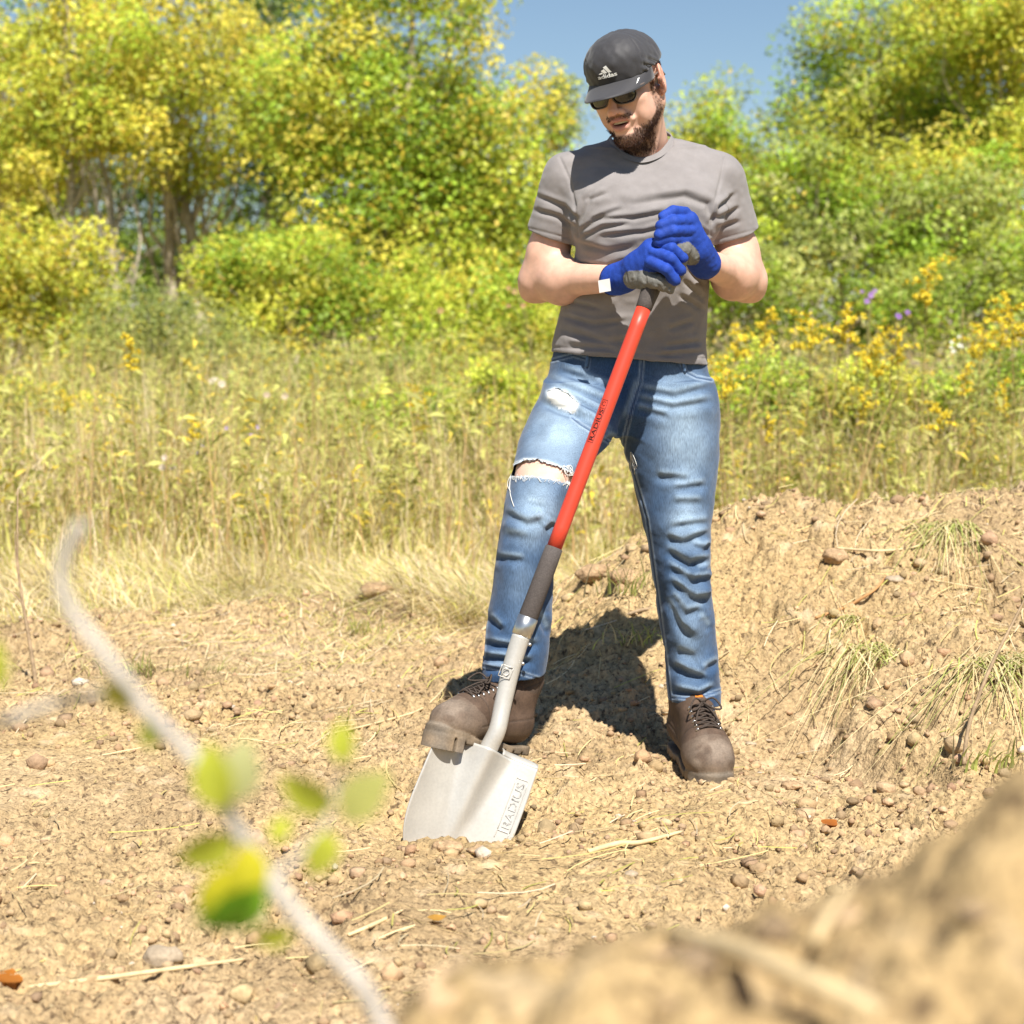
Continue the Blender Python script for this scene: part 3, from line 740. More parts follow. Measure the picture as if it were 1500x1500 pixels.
# edge piping and the small tab on the brim
def brimp(i, r): 
    q = np.array(BV).reshape(NR + 1, NB + 1, 3); j = r * NR; j0 = min(int(j), NR - 1); t = j - j0; i0 = min(int(i), NB - 1); u = i - i0
    return (q[j0, i0] * (1 - t) + q[j0 + 1, i0] * t) * (1 - u) + (q[j0, i0 + 1] * (1 - t) + q[j0 + 1, i0 + 1] * t) * u
pp = [brimp(i, 1.0) for i in range(NB + 1)]
mb = MB(); mb.add(*tube(pp, .0019, 6)); mb.V = [tuple(p) for p in hw(np.array(mb.V))]; mb.build('brim_edge', M_CAP, cap)
tabp = []
for i in np.linspace(30.6, 31.3, 3):
    for r in np.linspace(.45, .80, 8): tabp.append(brimp(i, r) + [0, 0, .0032])
mesh_obj('brim_tab', hw(np.array(tabp)), [(a * 8 + b, a * 8 + b + 1, (a + 1) * 8 + b + 1, (a + 1) * 8 + b) for a in range(2) for b in range(7)], M_WHITE, cap)
# printed mark on the front: three slanted bars over the word
def on_cap(uv):
    """flat drawing (metres, origin at the mark's centre) wrapped on the cap front"""
    out = []
    for u, w in uv:
        a = radians(2) + u / .088; z0 = .058 + w
        o = Vector((.3 * sin(a), .014 - .3 * cos(a), z0)); d = Vector((-sin(a), cos(a), 0))
        hit = cap_bvh.ray_cast(o, d)
        p = np.array(hit[0]) if hit[0] else np.array((.08 * sin(a), .014 - .09 * cos(a), z0))
        out.append(p - np.array(d) * .0011)
    return hw(np.array(out))
mb = MB()
TV, TF = text_mesh('adidas', 1.0); TV = TV / TV[:, 0].max(); TV = (TV - [.5, 0]) * [.0375, .0330]
# embolden: the outline pushed out a little by drawing it thrice
mk = []
for dx, dz in ((-.0005, 0), (0, .0004), (.0005, 0), (0, -.0004)):
    mk.append((TV + [dx, -.0135 + dz], TF))
for i, (x0, hgt_) in enumerate(((-.0155, .0042), (-.0070, .0105), (.0018, .0175))):
    w = .0068; lean = .0078
    bl, tl = np.array([x0 + .002, -.0025]), np.array([x0 + .002 - 0, -.0025])
    # bars lean to the left; their lower ends are level, their tops step up
    top = np.array([-lean * hgt_ / .0175, hgt_])
    q = np.array([bl, bl + [w, 0], bl + [w, 0] + top, bl + top * 1.0 + [0.0, -w * .42]])
    g = [q[0] * (1 - a) + q[3] * a for a in np.linspace(0, 1, 6)]; h_ = [q[1] * (1 - a) + q[2] * a for a in np.linspace(0, 1, 6)]
    mk.append((np.array(g + h_), [(k, k + 6, k + 7, k + 1) for k in range(5)]))
for uvs, fs in mk: mb.add(on_cap(uvs), fs)
mb.build('cap_mark', M_WHITE, cap, False)
# rear closure strap
KIDS_bound = len(KIDS)

# ---- T-shirt
v = Vol((-.02, -.20, .90), (.62, .27, 1.55), .0028)
v.add(loft(TORSO, -.004, 2.25), .02)
v.add(cone(P(899, 242, .035), P(838, 266, .012), .056, .060), .04); v.add(cone(P(986, 240, .035), P(1048, 266, .022), .056, .060), .04)
dR, dL = (ELR - SHR) / np.linalg.norm(ELR - SHR), (ELL - SHL) / np.linalg.norm(ELL - SHL)
SR, SLv = SHR + dR * .165, SHL + dL * .165
v.add(ball(P(893, 310, -.062), (.085, .055, .075)), .05); v.add(ball(P(1000, 310, -.058), (.085, .055, .075)), .05)    # chest
v.add(cone(SHR, SR, .062, .0635), .018); v.add(cone(SHL, SLv, .062, .0635), .018)
for c, d in ((SHR + dR * .132, dR), (SHL + dL * .132, dL)):
    fn, lo, hi = half(c, d, .0)
    q = cone(c - d * .0, c + d * .09, .085, .085)
    v.sub(((lambda x, y, z, f=fn, g=q[0]: np.maximum(f(x, y, z), g(x, y, z))), q[1], q[2]), .003)
    v.sub(cone(c - d * .018, c + d * .05, .0525, .0550), .003)
hp = P(920, 526, .07)
v.sub(half(hp, (-.085, 0.0, -1)), .003)
lf = loft(TORSO, .004, 2.25)
v.sub(((lambda x, y, z: np.maximum(lf[0](x, y, z), z - (hp[2] + .025))), lf[1], lf[2]), .002)
v.sub(cone(NECK + [0, .0, -.02], hw((0, .02, -.1)), .064, .066), .006)
TVt, TQ = v.mesh(2)
SHIRT_FOLDS = [[(844, 331), (865, 292), (893, 281)], [(845, 321), (856, 294), (872, 277)], [(847, 343), (880, 317), (915, 305)], [(848, 350), (885, 333), (925, 327)],
    [(863, 321), (927, 320), (975, 311)], [(873, 346), (943, 341), (985, 330)], ([(840, 386), (889, 392), (930, 380)], 6, .006), ([(842, 355), (889, 368), (930, 362)], 6, .005),
    ([(935, 297), (1003, 287), (1037, 299), (1045, 328)], 7, .008), [(1040, 331), (1053, 305), (1072, 292)], [(1040, 345), (1018, 333), (985, 336)], [(1036, 358), (1010, 352), (990, 350)],
    [(1007, 393), (1033, 420)], [(1000, 410), (1030, 438)], [(995, 432), (1030, 455)], ([(978, 483), (1019, 470)], 6, .006), ([(972, 509), (1029, 500)], 6, .006), [(965, 520), (1030, 516)],
    ([(818, 482), (889, 502), (930, 498)], 7, .006), ([(830, 506), (905, 512)], 6, .006), [(820, 462), (870, 476), (920, 470)], [(825, 440), (880, 452)], [(850, 520), (900, 522)],
    [(780, 307), (818, 318), (842, 336)], [(784, 286), (826, 303), (845, 322)], [(1050, 335), (1085, 324)], [(1046, 322), (1085, 303)], [(1048, 306), (1078, 283)],
    ([(905, 300), (960, 296)], 9, .003), ([(870, 405), (930, 410), (1000, 398)], 8, .005), ([(840, 425), (910, 432)], 8, .004)]
TVt = wrinkle(TVt, TQ, [(f[0], f[1] * .68, f[2] * .8) if isinstance(f, tuple) else f for f in SHIRT_FOLDS], 3.3, .0044)
N = vnormals(TVt, TQ)
TVt += N * (.0020 * vnoise(TVt[:, 0] * 22, TVt[:, 1] * 22, TVt[:, 2] * 34) + .0007 * vnoise(TVt[:, 0] * 70, TVt[:, 1] * 70, TVt[:, 2] * 90))[:, None]
uv = proj(TVt)                                                          # stitched hems and the sleeve seam
for line in ([(770, 333), (836, 350)], [(1043, 353), (1106, 337)], [(806, 508), (1033, 525)]):
    d, t, sg = pl_dist(uv, line); TVt -= N * (.0016 * np.exp(-(d / 1.6) ** 2))[:, None]
d, t, sg = pl_dist(uv, [(820, 231), (834, 262), (842, 300), (846, 345)]); TVt -= N * (.003 * np.exp(-(d / 2.2) ** 2))[:, None]
d, t, sg = pl_dist(uv, [(1062, 230), (1056, 262), (1047, 300), (1041, 345)]); TVt -= N * (.003 * np.exp(-(d / 2.2) ** 2))[:, None]
shirt = mesh_obj('t_shirt', TVt, TQ, M_SHIRT, None, True); KIDS.append(shirt)
ring = spline([P(892, 204, .03), P(897, 214, -.015), P(915, 229, -.055), P(940, 236, -.072), P(965, 228, -.062), P(981, 212, -.02), P(985, 202, .03), P(972, 196, .095), P(938, 194, .122), P(905, 197, .095), P(892, 204, .03)], 60)[:-1]
cen = ring.mean(0); RV = []
for j, (o, zz) in enumerate(((.0035, .0), (-.001, .004), (-.006, .011), (-.0085, .0125), (-.0085, .008))):
    for p in ring:
        q = p - cen; q[2] = 0; q /= np.linalg.norm(q); RV.append(p + q * (o + .004) + [0, 0, zz - .004])
n = len(ring)
RF = [(j * n + i, j * n + (i + 1) % n, (j + 1) * n + (i + 1) % n, (j + 1) * n + i) for j in range(4) for i in range(n)]
mesh_obj('collar', RV, RF, M_SHIRT, shirt, True)

# ---- jeans
v = Vol((-.10, -.40, .08), (.53, .25, 1.0), .0032)
for rows in (PELVIS, LEG_R, LEG_L): v.add(loft(rows, 0), .022)
for rows, py, tilt, Y in ((LEG_R, 992, (.10, 0, -1), -.265), (LEG_L, 1029, (-.1, 0, -1), .055)):
    cx = P((rows[-1][1] + rows[-1][2]) / 2, py, Y)
    cutp = half(cx, tilt, 0); q = cone(cx, cx + np.array([0, 0, -.06]), .10, .10)
    v.sub(((lambda x, y, z, f=cutp[0], g=q[0]: np.maximum(f(x, y, z), g(x, y, z))), q[1], q[2]), .002)
    lf2 = loft(rows, .0055)
    v.sub(((lambda x, y, z, f=lf2[0], zc=cx[2]: np.maximum(f(x, y, z), z - (zc + .03))), lf2[1], lf2[2]), .002)
JV, JQ = v.mesh(2)
JEAN_FOLDS = [([(974, 788), (1000, 798), (1039, 780)], 6, .008), ([(975, 806), (1008, 830), (1042, 820)], 7, .011), ([(976, 829), (1014, 854), (1045, 846)], 7, .011), ([(979, 849), (1014, 880), (1043, 880)], 7, .011),
    ([(984, 872), (1004, 900), (1032, 893)], 7, .010), ([(978, 880), (994, 915), (1012, 938)], 6, .009), ([(1012, 800), (1030, 806), (1044, 800)], 5, .007), ([(1020, 838), (1046, 832)], 5, .006), ([(1025, 905), (1040, 925)], 7, .004),
    ([(984, 975), (1010, 990), (1036, 997)], 6, .009), ([(985, 1012), (1024, 1020), (1048, 1008)], 5, .008), ([(990, 955), (1020, 965)], 7, .005), ([(1028, 985), (1054, 970)], 5, .006),
    [(932, 571), (988, 582), (1040, 567)], [(928, 585), (985, 598), (1045, 588)], [(930, 600), (980, 612)], ([(985, 738), (1029, 738)], 5, .004), ([(980, 775), (1038, 766)], 5, .006), [(960, 700), (1010, 704)], [(985, 718), (1035, 712)],
    ([(790, 588), (837, 607), (880, 634)], 6, .008), [(820, 543), (876, 563), (906, 574)], [(800, 556), (859, 579), (900, 595)], [(806, 566), (850, 590), (888, 610)], ([(835, 604), (865, 615), (900, 640)], 5, .006),
    [(935, 560), (925, 590), (912, 625)], ([(870, 655), (895, 645), (912, 660)], 5, .006), ([(880, 635), (905, 650)], 5, .006),
    ([(738, 752), (772, 769), (800, 762)], 6, .006), ([(770, 738), (800, 744)], 7, .004), ([(725, 819), (770, 823)], 5, .004), ([(735, 785), (775, 790)], 8, .004), ([(800, 780), (815, 768)], 6, .007),
    ([(709, 943), (753, 951), (790, 944)], 5, .008), ([(707, 964), (748, 968), (780, 972)], 5, .008), ([(716, 905), (735, 925)], 5, .006), ([(712, 980), (740, 982)], 4, .005), ([(790, 900), (803, 930)], 5, .006)]
JV = wrinkle(JV, JQ, JEAN_FOLDS, 5, .005)
N = vnormals(JV, JQ)
JV += N * (.0025 * vnoise(JV[:, 0] * 20, JV[:, 1] * 20, JV[:, 2] * 26) + .0007 * vnoise(JV[:, 0] * 70, JV[:, 1] * 70, JV[:, 2] * 70))[:, None]
uv = proj(JV)
# seams: fly, inner leg, outer pocket, hems
seamd = np.full(len(JV), 99.0)
SEAMS = [[(941, 527), (938, 560), (925, 600), (915, 640), (912, 668), (928, 690), (948, 760), (962, 860), (975, 960), (983, 1028)],
         [(998, 528), (1004, 545), (1020, 553), (1042, 557)], [(806, 529), (840, 520), (862, 527), (860, 540)], [(708, 975), (760, 985), (795, 996)], [(983, 1022), (1020, 1024), (1056, 1011)], [(903, 655), (880, 640), (850, 622), (838, 612)], [(718, 830), (712, 900), (708, 960)]]
for sline in SEAMS:
    d, t, sg = pl_dist(uv, sline); seamd = np.minimum(seamd, d)
JV += N * (.0012 * np.exp(-((seamd - 2.5) / 1.5) ** 2) - .0014 * np.exp(-(seamd / 1.0) ** 2))[:, None]
# colour: indigo, washed pale on thighs and knees
jc = np.tile(np.array([.026, .062, .135]), (len(JV), 1))
def fade(cx, cy, rx, ry, ang_=0):
    a = radians(ang_); dx, dy = uv[:, 0] - cx, uv[:, 1] - cy
    u, w = (dx * cos(a) + dy * sin(a)) / rx, (-dx * sin(a) + dy * cos(a)) / ry
    return np.exp(-(u * u + w * w))
front = np.clip(-N[:, 1] * 1.6 + .1, 0, 1)
fd = np.maximum.reduce([.95 * fade(815, 635, 52, 75, 15), .9 * fade(785, 745, 34, 55, 6), .85 * fade(1000, 640, 42, 85, -4), .75 * fade(1005, 760, 30, 50), .3 * fade(765, 860, 28, 80), .45 * fade(1010, 920, 26, 90), .6 * fade(850, 560, 35, 25), .5 * fade(990, 560, 40, 25)])
fd = np.clip(fd * front * (1 + .25 * vnoise(JV[:, 0] * 30, JV[:, 1] * 30, JV[:, 2] * 30)), 0, 1)
jc = blend(jc, fd * .85, (.29, .385, .48))
wh = 0
for f in JEAN_FOLDS:                                                   # abraded ridges beside the creases
    pts = f[0] if isinstance(f, tuple) else f
    d, t, sg = pl_dist(uv, np.array(pts) - [0, 9]); wh = np.maximum(wh, np.exp(-(d / 4) ** 2) * np.clip(np.minimum(t, 1 - t) * 6, 0, 1))
jc = blend(jc, .38 * wh * front, (.38, .50, .62))
jc = blend(jc, .6 * np.exp(-((seamd - 2.6) / 1.3) ** 2), (.30, .38, .48))
jc = blend(jc, .75 * np.exp(-(seamd / .9) ** 2), (.03, .06, .13))
# torn knee slot and torn thigh: the cloth is cut away
SLOT = [(748, 690), (754, 680), (768, 674), (784, 674), (802, 678), (822, 686), (840, 697), (845, 708), (828, 704), (808, 700), (785, 697), (765, 696), (750, 698)]
HOLE = [(802, 574), (812, 570), (826, 573), (838, 582), (846, 592), (842, 603), (830, 601), (812, 592), (803, 584)]
jag = np.stack([vnoise(JV[:, 0] * 160, JV[:, 2] * 160, 3.3), vnoise(JV[:, 0] * 160, JV[:, 2] * 160, 9.1)], -1) * 2.0
cut = (in_poly(uv + jag, SLOT) | in_poly(uv + jag, HOLE)) & (N[:, 1] < .15)
ed = np.full(len(JV), 99.0)
for poly in (SLOT, HOLE):
    d, t, sg = pl_dist(uv, poly + poly[:1]); ed = np.minimum(ed, d)
jc = blend(jc, .8 * np.exp(-(ed / 3.0) ** 2) * (N[:, 1] < .2), (.62, .68, .72))
jb0 = bvhtree.BVHTree.FromPolygons([tuple(p) for p in JV], [tuple(q) for q in JQ.tolist()])
JQ = JQ[~cut[JQ].any(1)]
jeans = mesh_obj('jeans', JV, JQ, M_DENIM, None, True, jc); KIDS.append(jeans)
jb = bvhtree.BVHTree.FromPolygons([tuple(p) for p in JV], [tuple(q) for q in JQ.tolist()])
def on_jeans(px, py, lift=.002):
    d = Vector(P(px, py, 0) - CAM_LOC).normalized(); h_ = jb.ray_cast(Vector(CAM_LOC), d)
    return (np.array(h_[0]) - np.array(d) * lift) if h_[0] else None
# pocket lining showing through the thigh tear
g = []; nu = 14
for j in range(nu):
    for i in range(nu):
        px, py = 799 + 50 * i / (nu - 1), 567 + 39 * j / (nu - 1)
        d = Vector(P(px, py, 0) - CAM_LOC).normalized(); h_ = jb0.ray_cast(Vector(CAM_LOC), d)
        g.append(np.array(h_[0]) + np.array(d) * (.0045 + .0022 * sin(i * 1.3 + j * .5) + .001 * sin(j * 2.1)))
lining = mesh_obj('pocket_lining', g, [(j * nu + i, (j + 1) * nu + i, (j + 1) * nu + i + 1, j * nu + i + 1) for j in range(nu - 1) for i in range(nu - 1)], M_THREAD, jeans, True)
# frayed threads
mb = MB(); rr = random.Random(3)
def thread(p, q, sag, r=.00055, lift=.003):
    pts = []
    for k in range(6):
        t = k / 5; x_, y_ = p[0] + (q[0] - p[0]) * t + sag[0] * sin(pi * t), p[1] + (q[1] - p[1]) * t + sag[1] * sin(pi * t)
        w = on_jeans(x_, y_, lift)
        if w is None or (pts and abs(w[1] - pts[-1][1]) > .03): w = P(x_, y_, pts[-1][1] if pts else -.26)
        pts.append(w)
    mb.add(*tube(pts, r, 4))
low = [(750, 698), (765, 696), (785, 697), (808, 700), (828, 705), (838, 709)]
def along(pl, t): 
    k = t * (len(pl) - 1); i = min(int(k), len(pl) - 2); u = k - i; return (pl[i][0] * (1 - u) + pl[i + 1][0] * u, pl[i][1] * (1 - u) + pl[i + 1][1] * u)
for k in range(110):
    t = rr.random(); a = along(low, t); a = (a[0], a[1] + 1.5); thread(a, (a[0] + rr.uniform(-5, 5), a[1] + rr.uniform(-4, 8)), (rr.uniform(-2, 2), 0), .0004)
top = SLOT[1:8]
for k in range(50):
    t = rr.random(); a = along(top, t); thread((a[0], a[1] - 2), (a[0] + rr.uniform(-4, 4), a[1] + rr.uniform(-3, 3)), (rr.uniform(-2, 2), 0), .0004)
for k in range(7): thread((749 + rr.uniform(-1, 2), 697), (748 + rr.uniform(-1, 8), 735 + rr.uniform(-20, 10)), (rr.uniform(-5, 1), 0), .0008)
for k in range(8): thread((826 + rr.uniform(-5, 6), 684 + rr.uniform(-3, 4)), (838 + rr.uniform(-6, 8), 700 + rr.uniform(-5, 6)), (rr.uniform(-8, 8), rr.uniform(-8, 6)), .0007)
for k in range(60):
    t = rr.random(); a = along(HOLE + HOLE[:1], t); thread(a, (a[0] + rr.uniform(-6, 6), a[1] + rr.uniform(-4, 5)), (0, 0), .00045)
for k in range(5): thread((924 + rr.uniform(-2, 2), 662), (928 + rr.uniform(-4, 6), 690 + rr.uniform(-8, 6)), (rr.uniform(-3, 3), 0), .0008)
mb.build('frayed_threads', M_THREAD, jeans)['kind'] = 'stuff'
# belt loops and button
for px, py, dx in ((861, 523, -2), (1000, 531, 3)):
    a, b = on_jeans(px, py - 4, .003), on_jeans(px + dx, py + 14, .003)
    if a is not None and b is not None:
        o = MB(); o.add(*tube(spline([a, (a + b) / 2 + [0, -.003, 0], b], 6), [.004] * 6, 6), (.10, .17, .28)); o.build('belt_loop', M_DENIM, jeans)

# ---- boots
def boot(R, t, name, sc=.94):
    """local frame: +x toe, +y the wearer's left, +z up, origin under the heel"""
    lo, hi = np.array((-.03, -.085, -.02)), np.array((.33, .085, .26))
    v = Vol(lo, hi, .0026)
    tan, dark, brn = (.15, .105, .075), (.03, .024, .02), (.088, .056, .038)
    v.add(cone((.050, 0, .062), (.205, 0, .056), .040, .046), .02, brn)
    v.add(ball((.220, .0, .047), (.076, .0525, .047)), .022, (.12, .084, .06))
    v.add(cone((.058, 0, .085), (.052, 0, .165), .043, .046, ((0, 1, 0), .95)), .03, brn)
    v.add(cone((.080, 0, .138), (.195, 0, .078), .041, .036, ((0, 1, 0), 1.0)), .03, brn)
    v.add(cone((.082, 0, .170), (.090, 0, .192), .030, .028, ((1, 0, 0), .5)), .010, (.075, .055, .042))   # tongue
    v.add(cone((.052, .0, .166), (.051, 0, .171), .0485, .0485), .008, (.085, .06, .045))              # padded collar
    v.sub(cone((.050, 0, .175), (.046, 0, .27), .038, .040), .006)
    foot = [((.042, 0), .039), ((.11, 0), .037), ((.205, 0), .0505), ((.238, 0), .0475), ((.262, 0), .040)]
    def outline(x, y, g=0.0):
        d = 9.0
        for (a, ra), (b, rb) in zip(foot[:-1], foot[1:]):
            tt = np.clip((x - a[0]) / (b[0] - a[0]), 0, 1); d = np.minimum(d, np.sqrt((x - a[0] - tt * (b[0] - a[0])) ** 2 + y * y) - (ra + (rb - ra) * tt))
        return d - g
    def sole(x, y, z):
        rise = .016 * np.clip((x - .19) / .1, 0, 1) ** 2
        return np.maximum(outline(x, y, .0005), np.maximum(-(z - rise), z - rise - .019 - .003 * np.sin(x * 60)))
    v.add((sole, lo, hi), .003, (.095, .078, .06))
    def rand_(x, y, z):
        rise = .016 * np.clip((x - .19) / .1, 0, 1) ** 2
        return np.maximum(np.maximum(outline(x, y, .003 - .35 * np.maximum(z - .012, 0)), z - rise - .038), .236 - x)
    v.add((rand_, lo, hi), .004, (.13, .108, .085))                                                   # rubber toe bumper
    for k in range(10):                                                                              # lugs
        xx = .014 + k * .0265
        rz = .016 * max(0, (xx - .19) / .1) ** 2
        def slot(x, y, z, xx=xx, rz=rz): return np.maximum(np.maximum(np.abs(x - xx - .15 * np.abs(y)) - .0026, z - rz - .006), .022 - np.abs(y))
        v.sub((slot, (xx - .02, -.085, -.02), (xx + .03, .085, .03)), .002)
    V, Q = v.mesh(2); N = vnormals(V, Q); C = v.colors(V, brn)
    x, y, z = V.T
    # stitched panel lines
    for f in (np.abs(z - (.075 - .25 * (x - .08))) + 10 * (x > .20), np.abs((x - .205) + 3 * y * y * 4 - .0 * z) + 10 * (z < .05), np.abs(x - .028 - .2 * (z - .1)) + 10 * (z > .17), np.abs(z - .160 + .5 * (x - .06)) + 10 * (x > .085)):
        V = V - N * (.0013 * np.exp(-(f / .0022) ** 2))[:, None]; C = blend(C, .45 * np.exp(-(f / .0022) ** 2), dark)
    C = blend(C, .55 * np.exp(-((x - .265) / .03) ** 2) * sst(.02, .05, z) * sst(-.2, .5, vnoise(x * 60, y * 60, z * 60) + .3), (.27, .215, .165))   # scuffed, dusty toe
    dust = sst(.065, .0, z) * (.35 + .35 * vnoise(x * 45, y * 45, z * 45)); C = blend(C, np.clip(dust, 0, .8), (.36, .26, .16))
    bm = bvhtree.BVHTree.FromPolygons([tuple(p) for p in V], [tuple(q) for q in Q.tolist()])
    def surf(px, py, lift):
        h_ = bm.ray_cast(Vector((px + .10, py, .26)), Vector((-.10, 0, -.20)).normalized())
        return (np.array(h_[0]) + np.array(h_[1]) * lift) if h_[0] else np.array((px, py, .1))
    L = MB(); E = MB(); T = MB()
    S = [.192, .176, .159, .142, .126, .112]
    for i in range(len(S)):
        for s in (-1, 1):
            p = surf(S[i], s * .021, .001); q = surf(S[i], s * .027, .001)
            E.add(*tube(np.array([p + (0, 0, -.002), (p + q) / 2 + (.0, 0, .003), q + (0, 0, -.002)]), .0024, 6))
        a, b = surf(S[i], -.021, .003), surf(S[i], .021, .003)
        if i == 0: L.add(*tube(spline([a, surf(S[i], 0, .006), b], 8), .0021, 6))
        if i + 1 < len(S):
            c, d = surf(S[i + 1], -.021, .003), surf(S[i + 1], .021, .003)
            m = surf((S[i] + S[i + 1]) / 2, 0, .005)
            L.add(*tube(spline([a, m, d], 8), .0021, 6)); L.add(*tube(spline([b, m + (0, 0, .003), c], 8), .0021, 6))
    k0 = surf(S[-1], 0, .009)
    for s in (-1, 1):                                                                                # bow
        L.add(*tube(spline([k0, k0 + (.012, s * .020, .012), k0 + (.028, s * .034, -.006), k0 + (.026, s * .020, -.008), k0], 14), .0022, 6))
        L.add(*tube(spline([k0, surf(S[3], s * .012, .010), surf(S[1] + .004, s * .024, .007)], 10), .0021, 6))
    L.add(*[np.array(q) if i_ == 0 else q for i_, q in enumerate(tube(spline([k0 + (0, -.006, 0), k0 + (0, 0, .004), k0 + (0, .006, 0)], 5), .004, 6))])
    h_ = surf(.088, 0, .002)
    tw = lambda A: sc * np.asarray(A) @ R.T + t
    o = mesh_obj(name, tw(V), Q, M_BOOT, None, True, C); KIDS.append(o)
    L.V = [tuple(p) for p in tw(L.V)]; E.V = [tuple(p) for p in tw(E.V)]
    L.build('lace', M_LACE, o); E.build('eyelets', M_STEEL, o)['kind'] = 'stuff'
    # orange brand flash on the tongue
    a = [tw(surf(.083, yy, .0012 + zz)) for yy in (-.008, .008) for zz in (0, 0)]
    q = np.array([surf(.080, -.008, .0015), surf(.080, .008, .0015), surf(.087, .008, .0015), surf(.087, -.008, .0015)])
    mesh_obj('tongue_tab', tw(q), [(0, 1, 2, 3)], M_ORANGE, o, False)
    return o
M_STEEL = mat('steel', (.55, .55, .54), .28, .5, metal=.9, noise=(40, .1, 4))
M_ORANGE = mat('orange_tab', (.55, .16, .02), .7, .2)
# standing foot: toe towards the camera and a little to the right of it
def frame_from(toe_dir, up=(0, 0, 1)):
    xx = np.array(toe_dir, float); xx /= np.linalg.norm(xx); u = np.array(up, float); yy = np.cross(u, xx); yy /= np.linalg.norm(yy); return np.stack([xx, yy, np.cross(xx, yy)], 1)
RL = frame_from((.19, -1, -.10)); boot_l = boot(RL, np.array([.402, .140, .030]), 'boot', 1.08)
RR = frame_from((-.19, -.18, .072), (.0, .0, 1)); tR = P(768, 1106, -.245); boot_r = boot(RR, tR, 'boot', .96)

# ---- gloves
BLUE, GREY, CUFF = (.013, .048, .30), (.16, .155, .14), (.006, .008, .03)
def glove(chains, palm, greys, cuff, name):
    al = np.array([p for c in chains for p, r in c] + [p for a in palm for p in a[:2]] + [p for a in greys for p in a[:2]])
    v = Vol(al.min(0) - .04, al.max(0) + .04, .0021)
    for a, b, ra, rb in palm: v.add(cone(a, b, ra, rb), .016, BLUE)
    for a, b, ra, rb in greys: v.add(cone(a, b, ra, rb), .007, GREY)
    for c in chains:
        for i, ((a, ra), (b, rb)) in enumerate(zip(c[:-1], c[1:])): v.add(cone(a, b, ra, rb), .0032, BLUE if i < 2 else GREY)
    V, Q = v.mesh(2); N = vnormals(V, Q); C = v.colors(V, BLUE)
    # the coating wraps the inner side of each finger
    for c in chains:
        for (a, ra), (b, rb) in zip(c[:-1], c[1:]):
            pass
    cr = vnoise(V[:, 0] * 130, V[:, 1] * 130, V[:, 2] * 130); g = np.linalg.norm(C - np.array(GREY), axis=1) < .01
    V = V + N * np.where(g, .0011 * np.sin(V[:, 0] * 300 + 2.2 * cr), .0007 * cr)[:, None]
    C = C * (1 + .18 * vnoise(V[:, 0] * 60, V[:, 1] * 60, V[:, 2] * 60))[:, None]
    o = mesh_obj(name, V, Q, M_GLOVE, None, True, C); KIDS.append(o)
    a, d, r = cuff                                                     # dark rolled edge of the cuff
    d = np.array(d) / np.linalg.norm(d); u = np.cross(d, (0, 0, 1)); u /= np.linalg.norm(u); w = np.cross(d, u)
    q = [a + r * (cos(k * pi / 12) * u + sin(k * pi / 12) * w) for k in range(24)]
    e = MB(); e.add(*tube(q, .0024, 6, True), CUFF); e.build('cuff_edge', M_GLOVE, o)
    return o
def ch(*pts): return [(P(a, b, c), r) for a, b, c, r in pts]
ax_r = WRR - ELR; ax_r /= np.linalg.norm(ax_r); ax_l = WRL - ELL; ax_l /= np.linalg.norm(ax_l)
gr = glove([ch((958, 357, -0.238, .0125), (984, 363, -0.268, .0120), (1000, 378, -0.258, .0115), (998, 392, -0.228, .0105)),
            ch((957, 370, -0.253, .0125), (983, 379, -0.283, .0122), (997, 396, -0.271, .0118), (991, 408, -0.238, .0105)),
            ch((953, 384, -0.261, .0125), (976, 395, -0.288, .0120), (989, 411, -0.278, .0115), (981, 421, -0.245, .0105))],
           [(P(905, 409, -0.153), P(938, 392, -0.198), .032, .033), (P(938, 392, -0.198), P(955, 366, -0.228), .033, .026), (P(938, 392, -0.198), P(958, 384, -0.238), .033, .026), (P(898, 410, -0.141), P(914, 407, -0.163), .0315, .031)],
           [(P(930, 408, -0.205), P(948, 409, -0.233), .023, .022), (P(948, 409, -0.233), P(968, 414, -0.265), .020, .0155), (P(968, 414, -0.265), P(981, 423, -0.263), .0150, .012)],
           (P(896, 410, -0.135), ax_r, .0325), 'glove')
gl = glove([ch((1004, 311, -0.218, .0125), (986, 309, -0.253, .0120), (972, 317, -0.258, .0112), (972, 327, -0.231, .010)),
            ch((1010, 324, -0.228, .0128), (987, 324, -0.265, .0125), (968, 331, -0.265, .0118), (970, 341, -0.235, .0105)),
            ch((1011, 338, -0.231, .0128), (986, 338, -0.269, .0125), (966, 344, -0.267, .0118), (969, 354, -0.238, .0105)),
            ch((1008, 351, -0.228, .0125), (984, 351, -0.263, .0118), (965, 354, -0.261, .011), (970, 362, -0.238, .010))],
           [(P(1031, 384, -0.153), P(1020, 366, -0.185), .032, .031), (P(1020, 366, -0.185), P(1008, 325, -0.213), .030, .024), (P(1020, 366, -0.185), P(1010, 345, -0.211), .030, .026), (P(1034, 387, -0.143), P(1026, 377, -0.163), .032, .031)],
           [(P(1010, 374, -0.205), P(1000, 364, -0.238), .019, .018), (P(1000, 364, -0.238), P(978, 356, -0.258), .0165, .013)],
           (P(1034, 387, -0.139), ax_l, .0325), 'glove')
# paper tag at the cuff
q = [np.array(p) for p in (P(876, 411, -.1745), P(893, 408, -.1920), P(895, 426, -.1910), P(878, 429, -.1745))]; nrm = np.array([0, -.0012, 0])
mesh_obj('glove_tag', [p for p in q] + [p + nrm for p in q], [(3, 2, 1, 0), (4, 5, 6, 7), (0, 1, 5, 4), (1, 2, 6, 5), (2, 3, 7, 6), (3, 0, 4, 7)], M_WHITE, gr, False)

